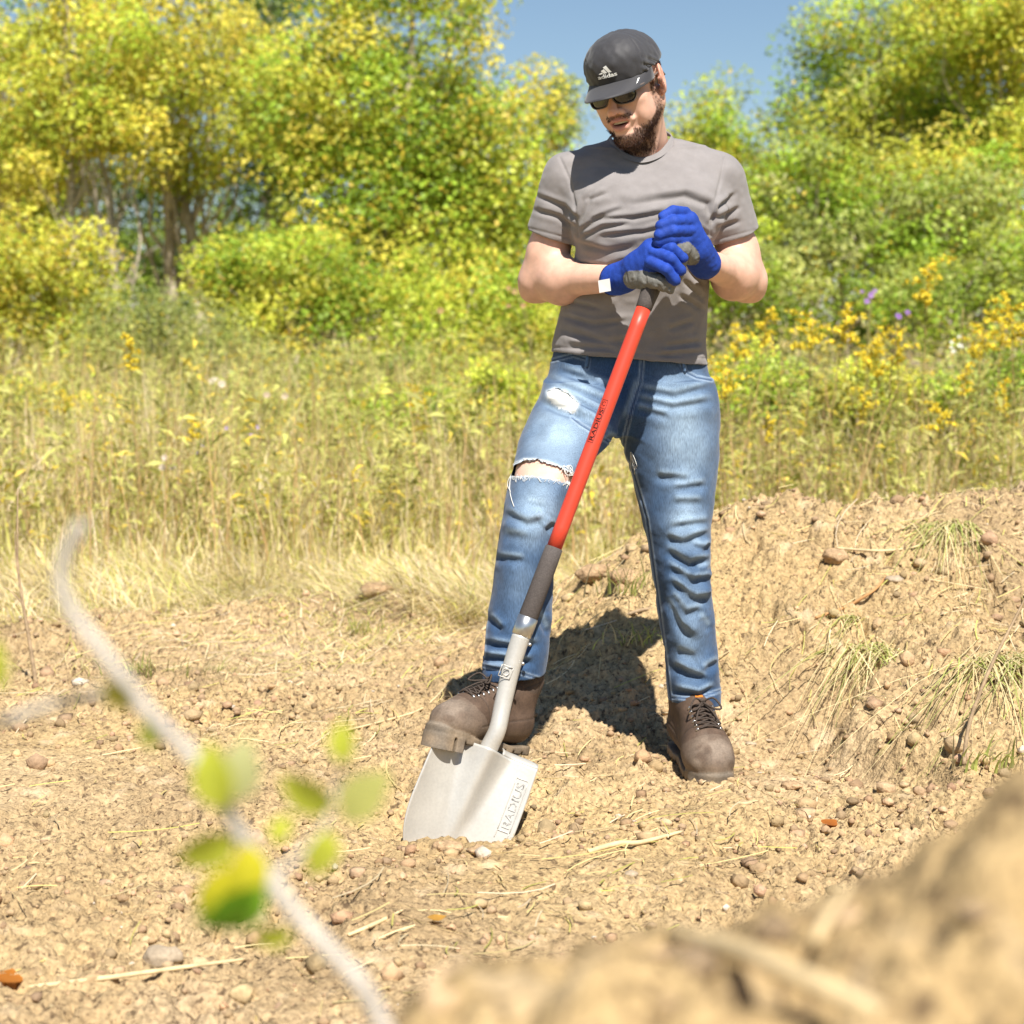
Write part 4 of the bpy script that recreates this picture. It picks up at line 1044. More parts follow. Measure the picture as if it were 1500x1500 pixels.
adopt(person, KIDS)
tag(person, 'person in black cap, grey T-shirt, ripped blue jeans and blue gloves leaning on a shovel', 'person')
# ================================================================== the shovel
M_RED = mat('red_handle', (.56, .055, .028), .42, .4, noise=(30, .05, 3), bump=(250, .05, .001))
M_GRIP = mat('dark_rubber_grip', (.085, .072, .066), .8, .25, noise=(300, .2, 3), bump=(600, .3, .001))
M_BLADE = mat('champagne_steel_paint', (.50, .48, .435), .36, .5, metal=.25, noise=(18, .06, 4), noise2=(180, .05, 3), bump=(220, .06, .001))
M_INK = mat('black_print', (.02, .012, .012), .6, .2)
TOP, FER = P(947, 441, -.235), P(767, 922, -.360)
ax = (FER - TOP); AXL = np.linalg.norm(ax); ax /= AXL
STEP_C = P(715, 1097, -.475)
def axis_pt(px, py, Y): return P(px, py, Y)
shovel = empty('shovel', P(655, 1240, -.45)); SK = []
def seg(name, pts, rad, m, n=20, seg_=20):
    o = MB(); o.add(*tube(pts, rad, seg_)); q = o.build(name, m); SK.append(q); return q
lerp = lambda t: TOP + ax * AXL * t
t_red0, t_red1 = .022, .755
red = seg('handle', [lerp(t_red0 + (t_red1 - t_red0) * k / 12) for k in range(13)], [.0165] * 13, M_RED)
seg('upper_collar', [lerp(-.055), lerp(-.03), lerp(.0), lerp(.022), lerp(.0235)], [.0205, .0205, .0185, .0178, .0165], M_GRIP)
seg('lower_grip', [lerp(t_red1 - .002), lerp(t_red1), lerp(.80), lerp(.96), lerp(.965)], [.0165, .0192, .0200, .0212, .019], M_GRIP)
seg('ferrule', [lerp(.962), lerp(.964), lerp(1.018), lerp(1.020)], [.0195, .0222, .0216, .0195], M_STEEL)
# O-shaped grip inside the gloves
rc = P(975, 380, -.235); uu = ax; ww = np.cross(ax, (0, 1, 0)); ww /= np.linalg.norm(ww)
mb = MB(); mb.add(*tube([rc + .034 * (cos(k * pi / 16) * uu + .92 * sin(k * pi / 16) * ww) for k in range(32)], .0140, 10, True))
SK.append(mb.build('ring_grip', M_GRIP))
# socket with a slight gooseneck, widening into the blade
# blade: a pressed sheet. d = down the blade, e = across it, n = towards the camera
EL, ER = P(643, 1066, -.425), P(786, 1127, -.385)
e = ER - EL; BW = np.linalg.norm(e) / 2; e /= np.linalg.norm(e)
tip_dir = P(650, 1252, -.475) - (EL + ER) / 2; d_ = tip_dir - e * (tip_dir @ e); d_ /= np.linalg.norm(d_)
nn = np.cross(e, d_); nn = nn if nn[1] < 0 else -nn
B0 = (EL + ER) / 2; BL = .305
def halfw(v): 
    s = np.clip((v - .44) / .56, 0, 1); return BW * (1 + .03 * np.sin(np.clip(v, 0, .5) * pi)) * np.sqrt(np.maximum(1 - s ** 2.4, 0))
def blade_pt(u, v, lift=0.0):
    """u in -1..1 across, v in 0..1 from step to tip"""
    w = halfw(v); a = u * w
    c = .020 * (a / BW) ** 2 + .008 * (a / BW) ** 4 - .012 * np.clip(v - .45, 0, 1)           # scooped: the sides come forward
    k = np.clip(1 - v / .72, 0, 1); wid = .010 + .024 * k
    c = c + .044 * k ** 1.25 * np.exp(-(a / wid) ** 2)                                          # the raised frog below the socket
    c = c - .002 * np.exp(-((np.abs(a) - wid * 1.7) / .010) ** 2) * k
    return B0 + e * a + d_ * (v * BL) + nn * (c - .018 + lift)
nn_ = nn
sp = spline([lerp(1.016), P(750, 975, -.372), P(737, 1030, -.388), B0 - d_ * .045 + nn * .014, B0 - d_ * .008 + nn * .006, B0 + d_ * .03 - nn * .006, B0 + d_ * .07 - nn * .022], 36)
srad = np.interp(np.linspace(0, 1, 36), [0, .2, .45, .62, .75, .88, 1], [.0200, .0192, .0185, .0190, .0200, .0185, .012])
sock = seg('socket', sp, srad, M_BLADE, seg_=24)
NU, NV = 56, 60; V = []
rows_v = [v_ for v_ in np.linspace(0, 1, NV)]
for v_ in rows_v:
    vv = min(v_, .9995)
    for i in range(NU + 1): V.append(blade_pt(-1 + 2 * i / NU, vv))
F = [(j * (NU + 1) + i, (j + 1) * (NU + 1) + i, (j + 1) * (NU + 1) + i + 1, j * (NU + 1) + i + 1) for j in range(NV - 1) for i in range(NU)]
blade = mesh_obj('blade', V, F, M_BLADE, None, True); SK.append(blade)
sm = blade.modifiers.new('thickness', 'SOLIDIFY'); sm.thickness = .0024; sm.offset = 0
# the two treads: the top edge turned back for the boot
for s in (-1, 1):
    V = []; us = np.linspace(.30, 1.0, 14) * s
    for j, (up_, back) in enumerate(((0, 0), (.004, .003), (.009, .010), (.012, .020), (.014, .032), (.0145, .040))):
        for u in us:
            tap = 1.0 if j < 3 else 1 - .10 * (j - 2) * (abs(u) > .93) 
            V.append(blade_pt(u * (tap if abs(u) > .93 else 1), 0.0) - d_ * up_ - nn * back * (1 - .45 * max(0, (.42 - abs(u)) / .12)))
    n_ = len(us); F = [(j * n_ + i, (j + 1) * n_ + i, (j + 1) * n_ + i + 1, j * n_ + i + 1) for j in range(5) for i in range(n_ - 1)]
    tr = mesh_obj('tread', V, F, M_BLADE, None, True); SK.append(tr)
    sm = tr.modifiers.new('thickness', 'SOLIDIFY'); sm.thickness = .0026; sm.offset = 0
# pressed frame and word along the right side of the blade (reads from the tip up)
mb = MB()
def bl_uv(s, q, lift):  # s metres down from the step, q metres from the right edge
    return blade_pt((BW - q) / BW, s / BL, lift)
TV, TF = text_mesh('RADIUS', 1.0); TV = TV / TV.max(0)
TW, TH, S0 = .100, .0150, .140
lift0 = .0030
for dxy in ((0, 0), (.0006, 0), (0, .0006), (.0006, .0006)):
    mb.add([bl_uv(S0 - a[0] * TW - dxy[0], .0370 - (1 - a[1]) * -TH * -1 - dxy[1] if False else .0140 + (1 - a[1]) * -TH + TH + dxy[1], lift0) for a in TV], TF)
def strip(pts, w=.0011):
    for a, b in zip(pts[:-1], pts[1:]):
        k = 8
        A = [bl_uv(a[0] + (b[0] - a[0]) * i / k, a[1] + (b[1] - a[1]) * i / k, .0022) for i in range(k + 1)]
        mb.add(*tube(A, w, 5))
strip([(.032, .010), (.148, .010), (.148, .034), (.032, .034), (.032, .010)])
strip([(.148, .010), (.19, .012)]); strip([(.148, .034), (.165, .034)])
mb.build('pressed_word', M_BLADE, blade)
# stamped badge on the socket and rivet
bx = P(741, 984, -.396); u_ = np.cross(ax, (0, -1, 0)); u_ /= np.linalg.norm(u_); 
mb = MB(); s_ = .0125
sq = [bx + u_ * a + ax * b for a, b in ((-s_, -s_), (s_, -s_), (s_, s_), (-s_, s_))]
mb.add(*tube([sq[0] * (1 - k / 4) + sq[1] * k / 4 for k in range(5)], .0011, 5)); mb.add(*tube([sq[1] * (1 - k / 4) + sq[2] * k / 4 for k in range(5)], .0011, 5))
mb.add(*tube([sq[2] * (1 - k / 4) + sq[3] * k / 4 for k in range(5)], .0011, 5)); mb.add(*tube([sq[3] * (1 - k / 4) + sq[0] * k / 4 for k in range(5)], .0011, 5))
mb.add(*tube([bx + .0075 * (cos(k * pi / 10) * u_ + sin(k * pi / 10) * ax) for k in range(20)], .0013, 5, True))
mb.build('stamped_badge', M_BLADE, sock)
for px, py, Y in ((776, 944, -.381), (766, 972, -.387)):
    o = MB(); c = P(px, py, Y); R5 = .0042
    V = [c + R5 * np.array((sin(a) * cos(b), -cos(a), sin(a) * sin(b))) for a in (.2, .7, 1.2, 1.6) for b in np.linspace(0, 2 * pi, 10, endpoint=False)]
    o.add(V, [(i * 10 + k, i * 10 + (k + 1) % 10, (i + 1) * 10 + (k + 1) % 10, (i + 1) * 10 + k) for i in range(3) for k in range(10)] + [tuple(range(9, -1, -1))]); o.build('rivet', M_STEEL, sock)
# printed word with its frame on the red handle
view = CAM_LOC - lerp(.38); view -= ax * (view @ ax); view /= np.linalg.norm(view); side = np.cross(ax, view); side = side if side[0] > 0 else -side
def on_handle(s, q):   # s metres up the handle, q metres round it to the right
    a = q / .0165; return lerp(0) + ax * s + .0173 * (cos(a) * view + sin(a) * side)
TV, TF = text_mesh('RADIUS', 1.0); TV = TV / TV.max(0)
s_bot, s_top = .448 , .348        # distances down the axis from TOP: the word reads upwards
mb = MB()
_k = (np.linalg.norm(P(870, 650, -.290) - TOP), np.linalg.norm(P(886, 600, -.277) - TOP))
s_bot, s_top = _k[0] - .003, _k[1] + .004
for dq in (0, .0004): mb.add([on_handle(s_bot + (s_top - s_bot) * p[0] - dq, -.0035 - .0088 * p[1] + .0005 - dq) for p in TV], TF)
def ink(pts, w=.0004):
    for a, b in zip(pts[:-1], pts[1:]):
        n_ = 6; l = np.hypot(b[0] - a[0], b[1] - a[1]); nx, ny = -(b[1] - a[1]) / l * w, (b[0] - a[0]) / l * w
        A = [on_handle(a[0] + (b[0] - a[0]) * i / n_ + k * nx, a[1] + (b[1] - a[1]) * i / n_ + k * ny) for k in (-1, 1) for i in range(n_ + 1)]
        mb.add(A, [(i, i + 1, n_ + 2 + i, n_ + 1 + i) for i in range(n_)])
b0, b1 = s_bot + .004, s_top - .022
ink([(b0, -.0138), (b0, -.0018), (b1, -.0018), (b1, -.0138), (b0, -.0138)])
ink([(s_top - .003, -.0138), (s_top - .003, -.0018)])
cc = (s_top - .0135, -.0078)
ink([(cc[0] + .0042 * sin(a), cc[1] + .0042 * cos(a)) for a in np.linspace(.6, 2 * pi - .6, 12)]); ink([(cc[0] + .0042, cc[1]), (cc[0] + .0075, cc[1])])
mb.build('printed_word', M_INK, red, False)
adopt(shovel, SK)
tag(shovel, 'long red handled digging shovel with champagne steel blade pushed into the soil', 'shovel')
# ================================================================== vegetation
M_LEAF = mat('leaves', use_col=True, rough=.5, spec=.35, transl=.45)
M_BLADE_G = mat('grass_blades', use_col=True, rough=.55, spec=.3, transl=.42)
M_BARK = mat('grey_bark', (.46, .39, .30), .95, .1, noise=(9, .3, 5), noise2=(60, .25, 4), bump=(40, .8, .02))
M_STEM = mat('stems', use_col=True, rough=.8, spec=.15)
M_FLOWER = mat('flower_petals', use_col=True, rough=.7, spec=.1, transl=.25)
def quads_mesh(name, V4, C, m, parent=None):
    """V4: n x 4 x 3 leaf faces"""
    n = len(V4); F = np.arange(n * 4).reshape(n, 4)
    return mesh_obj(name, V4.reshape(-1, 3), F, m, parent, False, np.repeat(C, 4, 0))
def leaf_quads(pos, nor, size, r, asp=.62, fold=0.18):
    """diamond shaped leaves around pos facing nor"""
    n = len(pos); nor = nor / np.maximum(np.linalg.norm(nor, axis=1), 1e-9)[:, None]
    t = np.cross(nor, r.normal(0, 1, (n, 3))); t /= np.maximum(np.linalg.norm(t, axis=1), 1e-9)[:, None]; b = np.cross(nor, t)
    L = (size * r.uniform(.6, 1.25, n))[:, None]
    return np.stack([pos - t * L * .5, pos + b * L * asp * .5 - t * L * .05 + nor * L * fold, pos + t * L * .5, pos - b * L * asp * .5 - t * L * .05 + nor * L * fold], 1)
def crown_leaves(centers, rads, per, size, base, r, var=.35, hue=None):
    P_, N_, C_ = [], [], []
    for c, rad in zip(centers, rads):
        d = r.normal(0, 1, (per, 3)); d /= np.linalg.norm(d, axis=1)[:, None]
        q = c + d * rad * (r.uniform(0, 1, (per, 1)) ** .38) * [1, 1, .72]
        P_.append(q); N_.append(d * .45 + np.array([.1, -.35, .55]) + r.normal(0, .45, (per, 3)))
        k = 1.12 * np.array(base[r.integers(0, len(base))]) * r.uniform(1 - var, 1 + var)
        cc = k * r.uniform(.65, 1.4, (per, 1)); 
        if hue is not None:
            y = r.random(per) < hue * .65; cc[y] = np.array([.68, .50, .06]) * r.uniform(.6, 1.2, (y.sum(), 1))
        C_.append(cc)
    return leaf_quads(np.concatenate(P_), np.concatenate(N_), np.full(len(centers) * per, size), r), np.concatenate(C_)
def limb_tubes(mb, p0, p1, r0, r1, r, wob=.06, n=8):
    p0, p1 = np.array(p0, float), np.array(p1, float); L = np.linalg.norm(p1 - p0)
    pts = [p0 + (p1 - p0) * k / (n - 1) + (r.normal(0, wob * L * .25, 3) if 0 < k < n - 1 else 0) for k in range(n)]
    mb.add(*tube(spline(pts, n * 2), np.linspace(r0, r1, n * 2), 7)); return pts
GREENS = [(.30, .42, .04), (.38, .46, .05), (.25, .37, .035), (.46, .50, .06)]
YELLOW = [(.54, .53, .07), (.47, .50, .06), (.62, .54, .08), (.38, .46, .05)]
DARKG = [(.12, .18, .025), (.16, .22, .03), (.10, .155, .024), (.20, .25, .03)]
OLIVE = [(.32, .36, .09), (.40, .41, .12), (.28, .33, .08)]
def tree(name, px, Y, base_py, crown, n_cl, per, size, cols, label, cat, group, seed, trunk_r=.05, trunks=1, hue=.06, cl_r=(.22, .42), open_=0.0, var=.3):
    """crown: list of ellipses (px, py, half width px, half height px, depth half m)"""
    r = np.random.default_rng(seed); s = (Y + 4.5) / F_PX
    g = P(px, base_py, Y); gz = float(ground_z(g[0], Y)); root = empty(name, (g[0], Y, gz))
    cen, rad = [], []
    area = sum(c[2] * c[3] for c in crown)
    for c in crown:
        m_ = P(c[0], c[1], Y); k = max(3, int(1.5 * n_cl * c[2] * c[3] / area))
        d = r.normal(0, 1, (k, 3)); d /= np.linalg.norm(d, axis=1)[:, None]; d *= r.uniform(0, 1, (k, 1)) ** (.42 - .2 * open_)
        cen.append(m_ + d * [c[2] * s, c[4], c[3] * s]); rad.append(r.uniform(cl_r[0], cl_r[1], k))
    cen, rad = np.concatenate(cen), np.concatenate(rad)
    ok = cen[:, 2] > gz + .05; cen, rad = cen[ok], rad[ok]
    Q, C = crown_leaves(cen, rad * 1.12, int(per * 1.45), size * .62, cols, r, var, hue)
    kids = []
    tops = cen[np.argsort(-cen[:, 2])]
    o = MB()
    for t_ in range(trunks):
        b = np.array([g[0] + (t_ - (trunks - 1) / 2) * .35, Y + r.uniform(-.15, .15), gz - .05]); top = tops[min(t_ * 2, len(tops) - 1)]
        mid = b * .45 + np.array([b[0] * .6 + top[0] * .4, top[1] * .5 + b[1] * .5, top[2]]) * .55
        pts = limb_tubes(o, b, mid, trunk_r, trunk_r * .55, r, .05); limb_tubes(o, mid, top, trunk_r * .55, trunk_r * .15, r, .06)
        for c in cen[r.choice(len(cen), min(len(cen), 12), replace=False)]:
            k = pts[r.integers(len(pts) // 3, len(pts))]
            limb_tubes(o, k, c, trunk_r * .28, trunk_r * .06, r, .12, 6)
    kids.append(o.build('trunk', M_BARK)); kids.append(quads_mesh('crown', Q, C, M_LEAF))
    adopt(root, kids); tag(root, label, cat, group); return root
FAST = 1.0
G1 = 'trees at the edge of the wood'
tree('dense_tree', 600, 11.0, 560, [(600, 150, 190, 230, 1.1), (560, 340, 190, 190, 1.1), (720, 300, 110, 210, .9), (480, 130, 80, 150, .8)], 150, 130, .085, YELLOW + GREENS, 'broad dense yellow green tree filling the wood edge beside the sky gap', 'tree', G1, 101, .08, 1, .12, (.20, .40))
tree('slender_tree', 270, 12.5, 480, [(290, 60, 170, 120, 1.2), (210, 150, 70, 80, .8), (330, 190, 60, 55, .6), (250, 235, 70, 50, .6)], 70, 120, .085, YELLOW, 'tall tree with forked pale trunk and golden leaves over sky holes', 'tree', G1, 102, .075, 2, .14, (.18, .34), .4)
tree('slender_tree', 146, 10.5, 560, [(120, 100, 130, 110, .9), (60, 210, 80, 80, .7), (175, 190, 50, 60, .5)], 60, 110, .08, YELLOW, 'thin bare stemmed tree with loose yellow crown, nearest the bare twig', 'tree', G1, 103, .045, 2, .2, (.16, .30), .5)
tree('broad_tree', 20, 12.5, 480, [(20, 120, 120, 170, 1.0), (-60, 260, 120, 150, 1.0), (60, 300, 60, 80, .6)], 70, 110, .085, GREENS + YELLOW, 'large green and yellow tree at the outer left end of the wood', 'tree', G1, 104, .09, 1, .12, (.22, .4))
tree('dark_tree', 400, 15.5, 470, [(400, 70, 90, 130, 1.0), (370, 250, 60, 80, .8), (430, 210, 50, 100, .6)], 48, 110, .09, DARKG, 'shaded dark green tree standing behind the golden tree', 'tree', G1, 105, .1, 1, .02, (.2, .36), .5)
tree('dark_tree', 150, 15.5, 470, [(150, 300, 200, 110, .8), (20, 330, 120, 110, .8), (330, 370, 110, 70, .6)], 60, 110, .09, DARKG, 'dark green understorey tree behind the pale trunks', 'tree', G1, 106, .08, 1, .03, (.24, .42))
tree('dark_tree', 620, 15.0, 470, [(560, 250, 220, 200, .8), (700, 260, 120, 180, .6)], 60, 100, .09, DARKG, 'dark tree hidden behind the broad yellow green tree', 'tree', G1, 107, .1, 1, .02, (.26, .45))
tree('feathery_tree', 815, 12.2, 520, [(800, 170, 42, 80, .4), (838, 190, 24, 70, .3), (800, 330, 70, 120, .5)], 34, 80, .07, YELLOW + OLIVE, 'thin feathery sapling with loose twigs against the sky beside the cap', 'tree', G1, 108, .025, 1, .15, (.10, .24), .6)
tree('broad_tree', 1330, 12.0, 520, [(1320, 90, 130, 130, 1.0), (1230, 190, 90, 90, .8), (1420, 170, 120, 120, .9), (1210, 60, 45, 60, .5)], 90, 120, .08, GREENS + OLIVE + YELLOW, 'tall green tree with ragged top above the goldenrod meadow', 'tree', G1, 109, .08, 1, .08, (.18, .36), .25)
tree('broad_tree', 1480, 11.0, 520, [(1470, 40, 110, 110, .9), (1480, 215, 90, 55, .8), (1400, 235, 110, 35, .7)], 60, 120, .08, YELLOW, 'bright yellow green tree at the outer right end of the wood', 'tree', G1, 110, .08, 1, .1, (.18, .36))
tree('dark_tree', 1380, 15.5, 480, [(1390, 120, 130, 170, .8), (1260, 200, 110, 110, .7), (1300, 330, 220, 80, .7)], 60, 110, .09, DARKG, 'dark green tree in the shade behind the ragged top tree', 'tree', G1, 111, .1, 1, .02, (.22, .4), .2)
tree('round_tree', 1030, 13.0, 520, [(1030, 200, 62, 80, .7), (1000, 280, 60, 80, .6), (1085, 270, 60, 75, .7)], 46, 110, .075, YELLOW + GREENS, 'small rounded yellow green tree rising behind the shoulder', 'tree', G1, 112, .05, 1, .08, (.16, .3))
G2 = 'shrubs in front of the wood'
def shrub(*a, **k): return tree('shrub', *a, **k)
shrub(1250, 10.0, 560, [(1240, 330, 150, 100, .7), (1400, 320, 130, 110, .7), (1120, 330, 70, 90, .5), (1180, 250, 60, 45, .4)], 90, 110, .07, GREENS + OLIVE, 'wide mixed green shrub below the ragged top tree', 'shrub', G2, 120, trunk_r=.03, trunks=3, hue=.08, cl_r=(.14, .30))
shrub(1060, 9.4, 580, [(1080, 400, 70, 90, .5), (1010, 380, 50, 110, .4), (1150, 440, 60, 60, .4)], 46, 100, .06, OLIVE + GREENS, 'olive shrub directly behind the bent elbow by the goldenrod', 'shrub', G2, 121, trunk_r=.025, trunks=2, hue=.06, cl_r=(.13, .26))
shrub(1400, 9.2, 580, [(1380, 440, 150, 55, .6), (1480, 400, 60, 80, .5)], 50, 100, .06, OLIVE + GREENS, 'low grey green shrub behind the tall goldenrod spikes', 'shrub', G2, 122, trunk_r=.025, trunks=2, hue=.05, cl_r=(.13, .26))
shrub(430, 9.6, 590, [(430, 440, 130, 90, .7), (600, 470, 110, 90, .6), (330, 400, 60, 60, .4)], 90, 110, .065, YELLOW + GREENS, 'bright yellow green shrub under the broad dense tree', 'shrub', G2, 123, trunk_r=.025, trunks=3, hue=.1, cl_r=(.14, .28))
shrub(60, 9.6, 590, [(50, 400, 110, 100, .6), (-20, 480, 90, 90, .6), (110, 480, 60, 70, .4)], 64, 100, .07, YELLOW, 'golden leaved shrub left of the thin bare stemmed tree', 'shrub', G2, 124, trunk_r=.025, trunks=2, hue=.25, cl_r=(.14, .28))
shrub(230, 8.6, 600, [(240, 500, 130, 80, .5), (330, 530, 90, 60, .4)], 64, 110, .045, OLIVE, 'fine leaved olive shrub behind the tall single goldenrod', 'shrub', G2, 125, trunk_r=.02, trunks=3, hue=.05, cl_r=(.12, .24))
shrub(700, 9.0, 600, [(700, 480, 90, 90, .5), (790, 500, 60, 90, .4)], 56, 105, .06, GREENS + YELLOW, 'leafy green shrub between the dense tree and the torn jeans', 'shrub', G2, 126, trunk_r=.02, trunks=2, hue=.1, cl_r=(.13, .26))
shrub(560, 8.4, 600, [(560, 560, 150, 45, .4), (420, 570, 100, 40, .4)], 50, 100, .05, GREENS + OLIVE, 'low spreading green shrub where the meadow meets the wood', 'shrub', G2, 127, trunk_r=.018, trunks=2, hue=.05, cl_r=(.12, .22))
shrub(970, 10.5, 590, [(960, 420, 80, 110, .5), (900, 450, 60, 90, .4)], 44, 100, .065, GREENS, 'green shrub mostly hidden behind the torso', 'shrub', G2, 128, trunk_r=.02, trunks=2, hue=.06, cl_r=(.14, .26))
G3 = 'low leafy bushes standing in the meadow'
for px_, Y_, cr_, cl_, lb_, sd_ in (
    (110, 6.3, [(100, 615, 120, 38, .35), (40, 590, 60, 40, .3)], OLIVE + YELLOW, 'low yellowish bush in the meadow near the bare twig', 140),
    (330, 6.6, [(330, 605, 130, 36, .35)], OLIVE, 'low olive bush around the pale seed heads', 141),
    (560, 6.2, [(540, 625, 120, 40, .35), (650, 610, 60, 40, .3)], GREENS + OLIVE, 'low green bush in the meadow left of the shovel handle', 142),
    (730, 5.8, [(720, 600, 60, 60, .3)], GREENS + YELLOW, 'small green bush close behind the torn thigh', 143),
    (1120, 5.6, [(1110, 560, 60, 50, .3), (1170, 600, 60, 50, .3)], GREENS + OLIVE, 'small bush behind the left end of the goldenrods', 144),
    (1290, 5.4, [(1280, 590, 80, 55, .3)], OLIVE + YELLOW, 'olive bush under the middle goldenrods', 145),
    (1440, 5.4, [(1430, 580, 80, 65, .3), (1500, 540, 40, 60, .3)], GREENS + OLIVE, 'green bush under the white daisies', 146)):
    tree('meadow_bush', px_, Y_, 650, cr_, 34, 80, .05, cl_, lb_, 'bush', G3, sd_, trunk_r=.012, trunks=2, hue=.1, cl_r=(.09, .18), open_=.5)
# ---- far wood beyond the first trees, a mass no one could count
r = np.random.default_rng(55); cen = []
for px in np.arange(-1100, 2700, 30):
    top = np.interp(px, [-250, 380, 560, 760, 820, 900, 1090, 1200, 1500, 1900], [330, 360, 300, 250, 330, 330, 330, 240, 120, 80])
    for k in range(6):
        py = r.uniform(top, 560); cen.append(P(px + r.uniform(-20, 20), py, 19 + r.uniform(-1, 1)))
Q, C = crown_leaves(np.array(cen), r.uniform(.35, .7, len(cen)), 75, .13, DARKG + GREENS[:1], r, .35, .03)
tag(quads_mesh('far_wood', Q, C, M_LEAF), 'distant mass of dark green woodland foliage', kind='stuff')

# ---- grass
def blades(x, y, h, w, lean, az, cols, r, droop=.5, name='grass', label='', seg=3, zoff=0.0):
    n = len(x); z = surf_z(x, y) - .01 + zoff
    base = np.stack([x, y, z], 1); dirv = np.stack([np.cos(az), np.sin(az), np.zeros(n)], 1)
    face = r.uniform(0, pi, n); sd = np.stack([np.cos(face), np.sin(face) * .5, np.zeros(n)], 1)
    rows = []
    for k in range(seg + 1):
        t = k / seg; out = lean * h * (t ** 1.6); up = h * (t - droop * t ** 2.4 * np.clip(lean, 0, 1.2))
        c = base + dirv * out[:, None] + np.stack([0 * h, 0 * h, up], 1); ww = (w * (1 - .85 * t ** 1.5))[:, None]
        rows.append((c - sd * ww, c + sd * ww))
    V = np.stack([q for pr in rows for q in pr], 1).reshape(-1, 3); m_ = 2 * (seg + 1)
    o_ = (np.arange(n) * m_)[:, None]
    F = np.concatenate([np.stack([o_[:, 0] + 2 * k, o_[:, 0] + 2 * k + 1, o_[:, 0] + 2 * k + 3, o_[:, 0] + 2 * k + 2], 1) for k in range(seg)])
    o = mesh_obj(name, V, F, M_BLADE_G, None, False, np.repeat(cols, m_, 0)); tag(o, label, kind='stuff'); return o
def straw_cols(n, r, green):
    k = r.random(n) < green; c = np.array([.86, .72, .40]) * r.uniform(.6, 1.15, (n, 1)); c[:, 2] *= r.uniform(.7, 1.3, n)
    c[k] = np.array([.58, .56, .16]) * r.uniform(.6, 1.25, (k.sum(), 1)); return c
def grass_edge(x):    # where the meadow starts behind the dug plot
    return np.interp(x, [-3, -1.6, -1.1, -.6, -.2, .1, .35, .6, 1.2, 2.4, 4], [2.3, 2.25, 2.45, 2.55, 2.2, 2.0, 2.15, 2.3, 2.35, 2.35, 2.2])
def field(n, y0, y1, hx, r, p=1.0):
    y = y0 + (y1 - y0) * r.random(n) ** p; x = r.uniform(-1, 1, n) * (hx * (y + 4.5)); k = y > grass_edge(x) + .22 * vnoise2(x * 3, y * 3) - .12 + .1 * r.random(n); return x[k], y[k]
r = np.random.default_rng(77)
x, y = field(36000, 1.9, 4.6, .42, r, 1.15); n = len(x)                        # flattened, matted straw along the edge
pat = vnoise2(x * 2.2, y * 2.2); az = pi + 1.6 * pat + r.normal(0, .7, n)
blades(x, y, r.uniform(.12, .34, n), r.uniform(.002, .0042, n), r.uniform(.5, 1.7, n), az, straw_cols(n, r, np.clip(.20 + .3 * vnoise2(x * 1.5 + 7, y * 1.5), .03, .7)), r, .6, 'matted_grass', 'matted dry straw and grass along the edge of the dug plot')
x, y = field(22500, 2.9, 8.5, .42, r, 1.2); n = len(x)
hh = r.uniform(.25, .62, n) * (1 + .35 * vnoise2(x * 1.1, y * 1.1)) * smst(2.3, 4.6, y)
blades(x, y, hh + .08, r.uniform(.003, .006, n), r.uniform(.05, .7, n), r.uniform(0, 2 * pi, n), straw_cols(n, r, np.clip(.30 + .35 * vnoise2(x * .9 + 3, y * .9) + .06 * (y - 4), .06, .85)), r, .35, 'tall_grass', 'tall dry grass and weeds of the meadow')
x, y = field(2200, 3.0, 8.0, .42, r, 1.0); n = len(x)
sc_ = np.array([.50, .33, .16]) * r.uniform(.5, 1.5, (n, 1))
blades(x, y, r.uniform(.5, .95, n), r.uniform(.002, .0035, n), r.uniform(.0, .35, n), r.uniform(0, 2 * pi, n), sc_, r, .1, 'dry_stems', 'thin brown and straw coloured stems standing above the meadow grass')
n = 16000; x = r.uniform(-1.9, .6, n); y = r.uniform(1.3, 3.2, n); k = r.random(n) < np.clip(smst(1.5, 2.5, y) + .9 * vnoise2(x * 3 + 5, y * 3 + 2) - .15 - .8 * smst(-.2, .5, x), 0, 1); x, y = x[k], y[k]; n = len(x)
pat = vnoise2(x * 2.2 + 9, y * 2.2)
blades(x, y, r.uniform(.03, .08, n), r.uniform(.0018, .0036, n), r.uniform(2.0, 4.5, n), pi * .9 + 2.2 * pat + r.normal(0, .6, n), straw_cols(n, r, np.clip(.18 + .3 * vnoise2(x * 2, y * 2), .03, .7)), r, .6, 'flattened_straw', 'flattened pale straw lying over the soil in front of the meadow', 3, .012)
# leafy weeds among the tall grass
x, y = field(3200, 3.4, 9.0, .42, r, 1.0); n = len(x); st = []
cen = np.stack([x, y, surf_z(x, y)], 1); hts = r.uniform(.3, .75, n); P_, N_, C_ = [], [], []
for k in range(13):
    t = (k + 1) / 13; a = r.uniform(0, 2 * pi, n); d = np.stack([np.cos(a), np.sin(a), .5 + 0 * a], 1)
    P_.append(cen + np.stack([0 * x, 0 * x, hts * t], 1) + d * .035 + r.normal(0, .015, (n, 3))); N_.append(np.stack([-np.cos(a) * .5, -np.sin(a) * .5, 1 + 0 * a], 1) + r.normal(0, .3, (n, 3)))
    yl = r.random(n) < .12
    c = np.array([.56, .55, .16]) * r.uniform(.55, 1.3, (n, 1)); c[yl] = np.array([.85, .66, .10]) * r.uniform(.7, 1.2, (yl.sum(), 1)); C_.append(c)
Q = leaf_quads(np.concatenate(P_), np.concatenate(N_), np.full(n * 13, .085), r, .26)
tag(quads_mesh('weeds', Q, np.concatenate(C_), M_LEAF), 'leafy green weeds mixed through the tall meadow grass', kind='stuff')
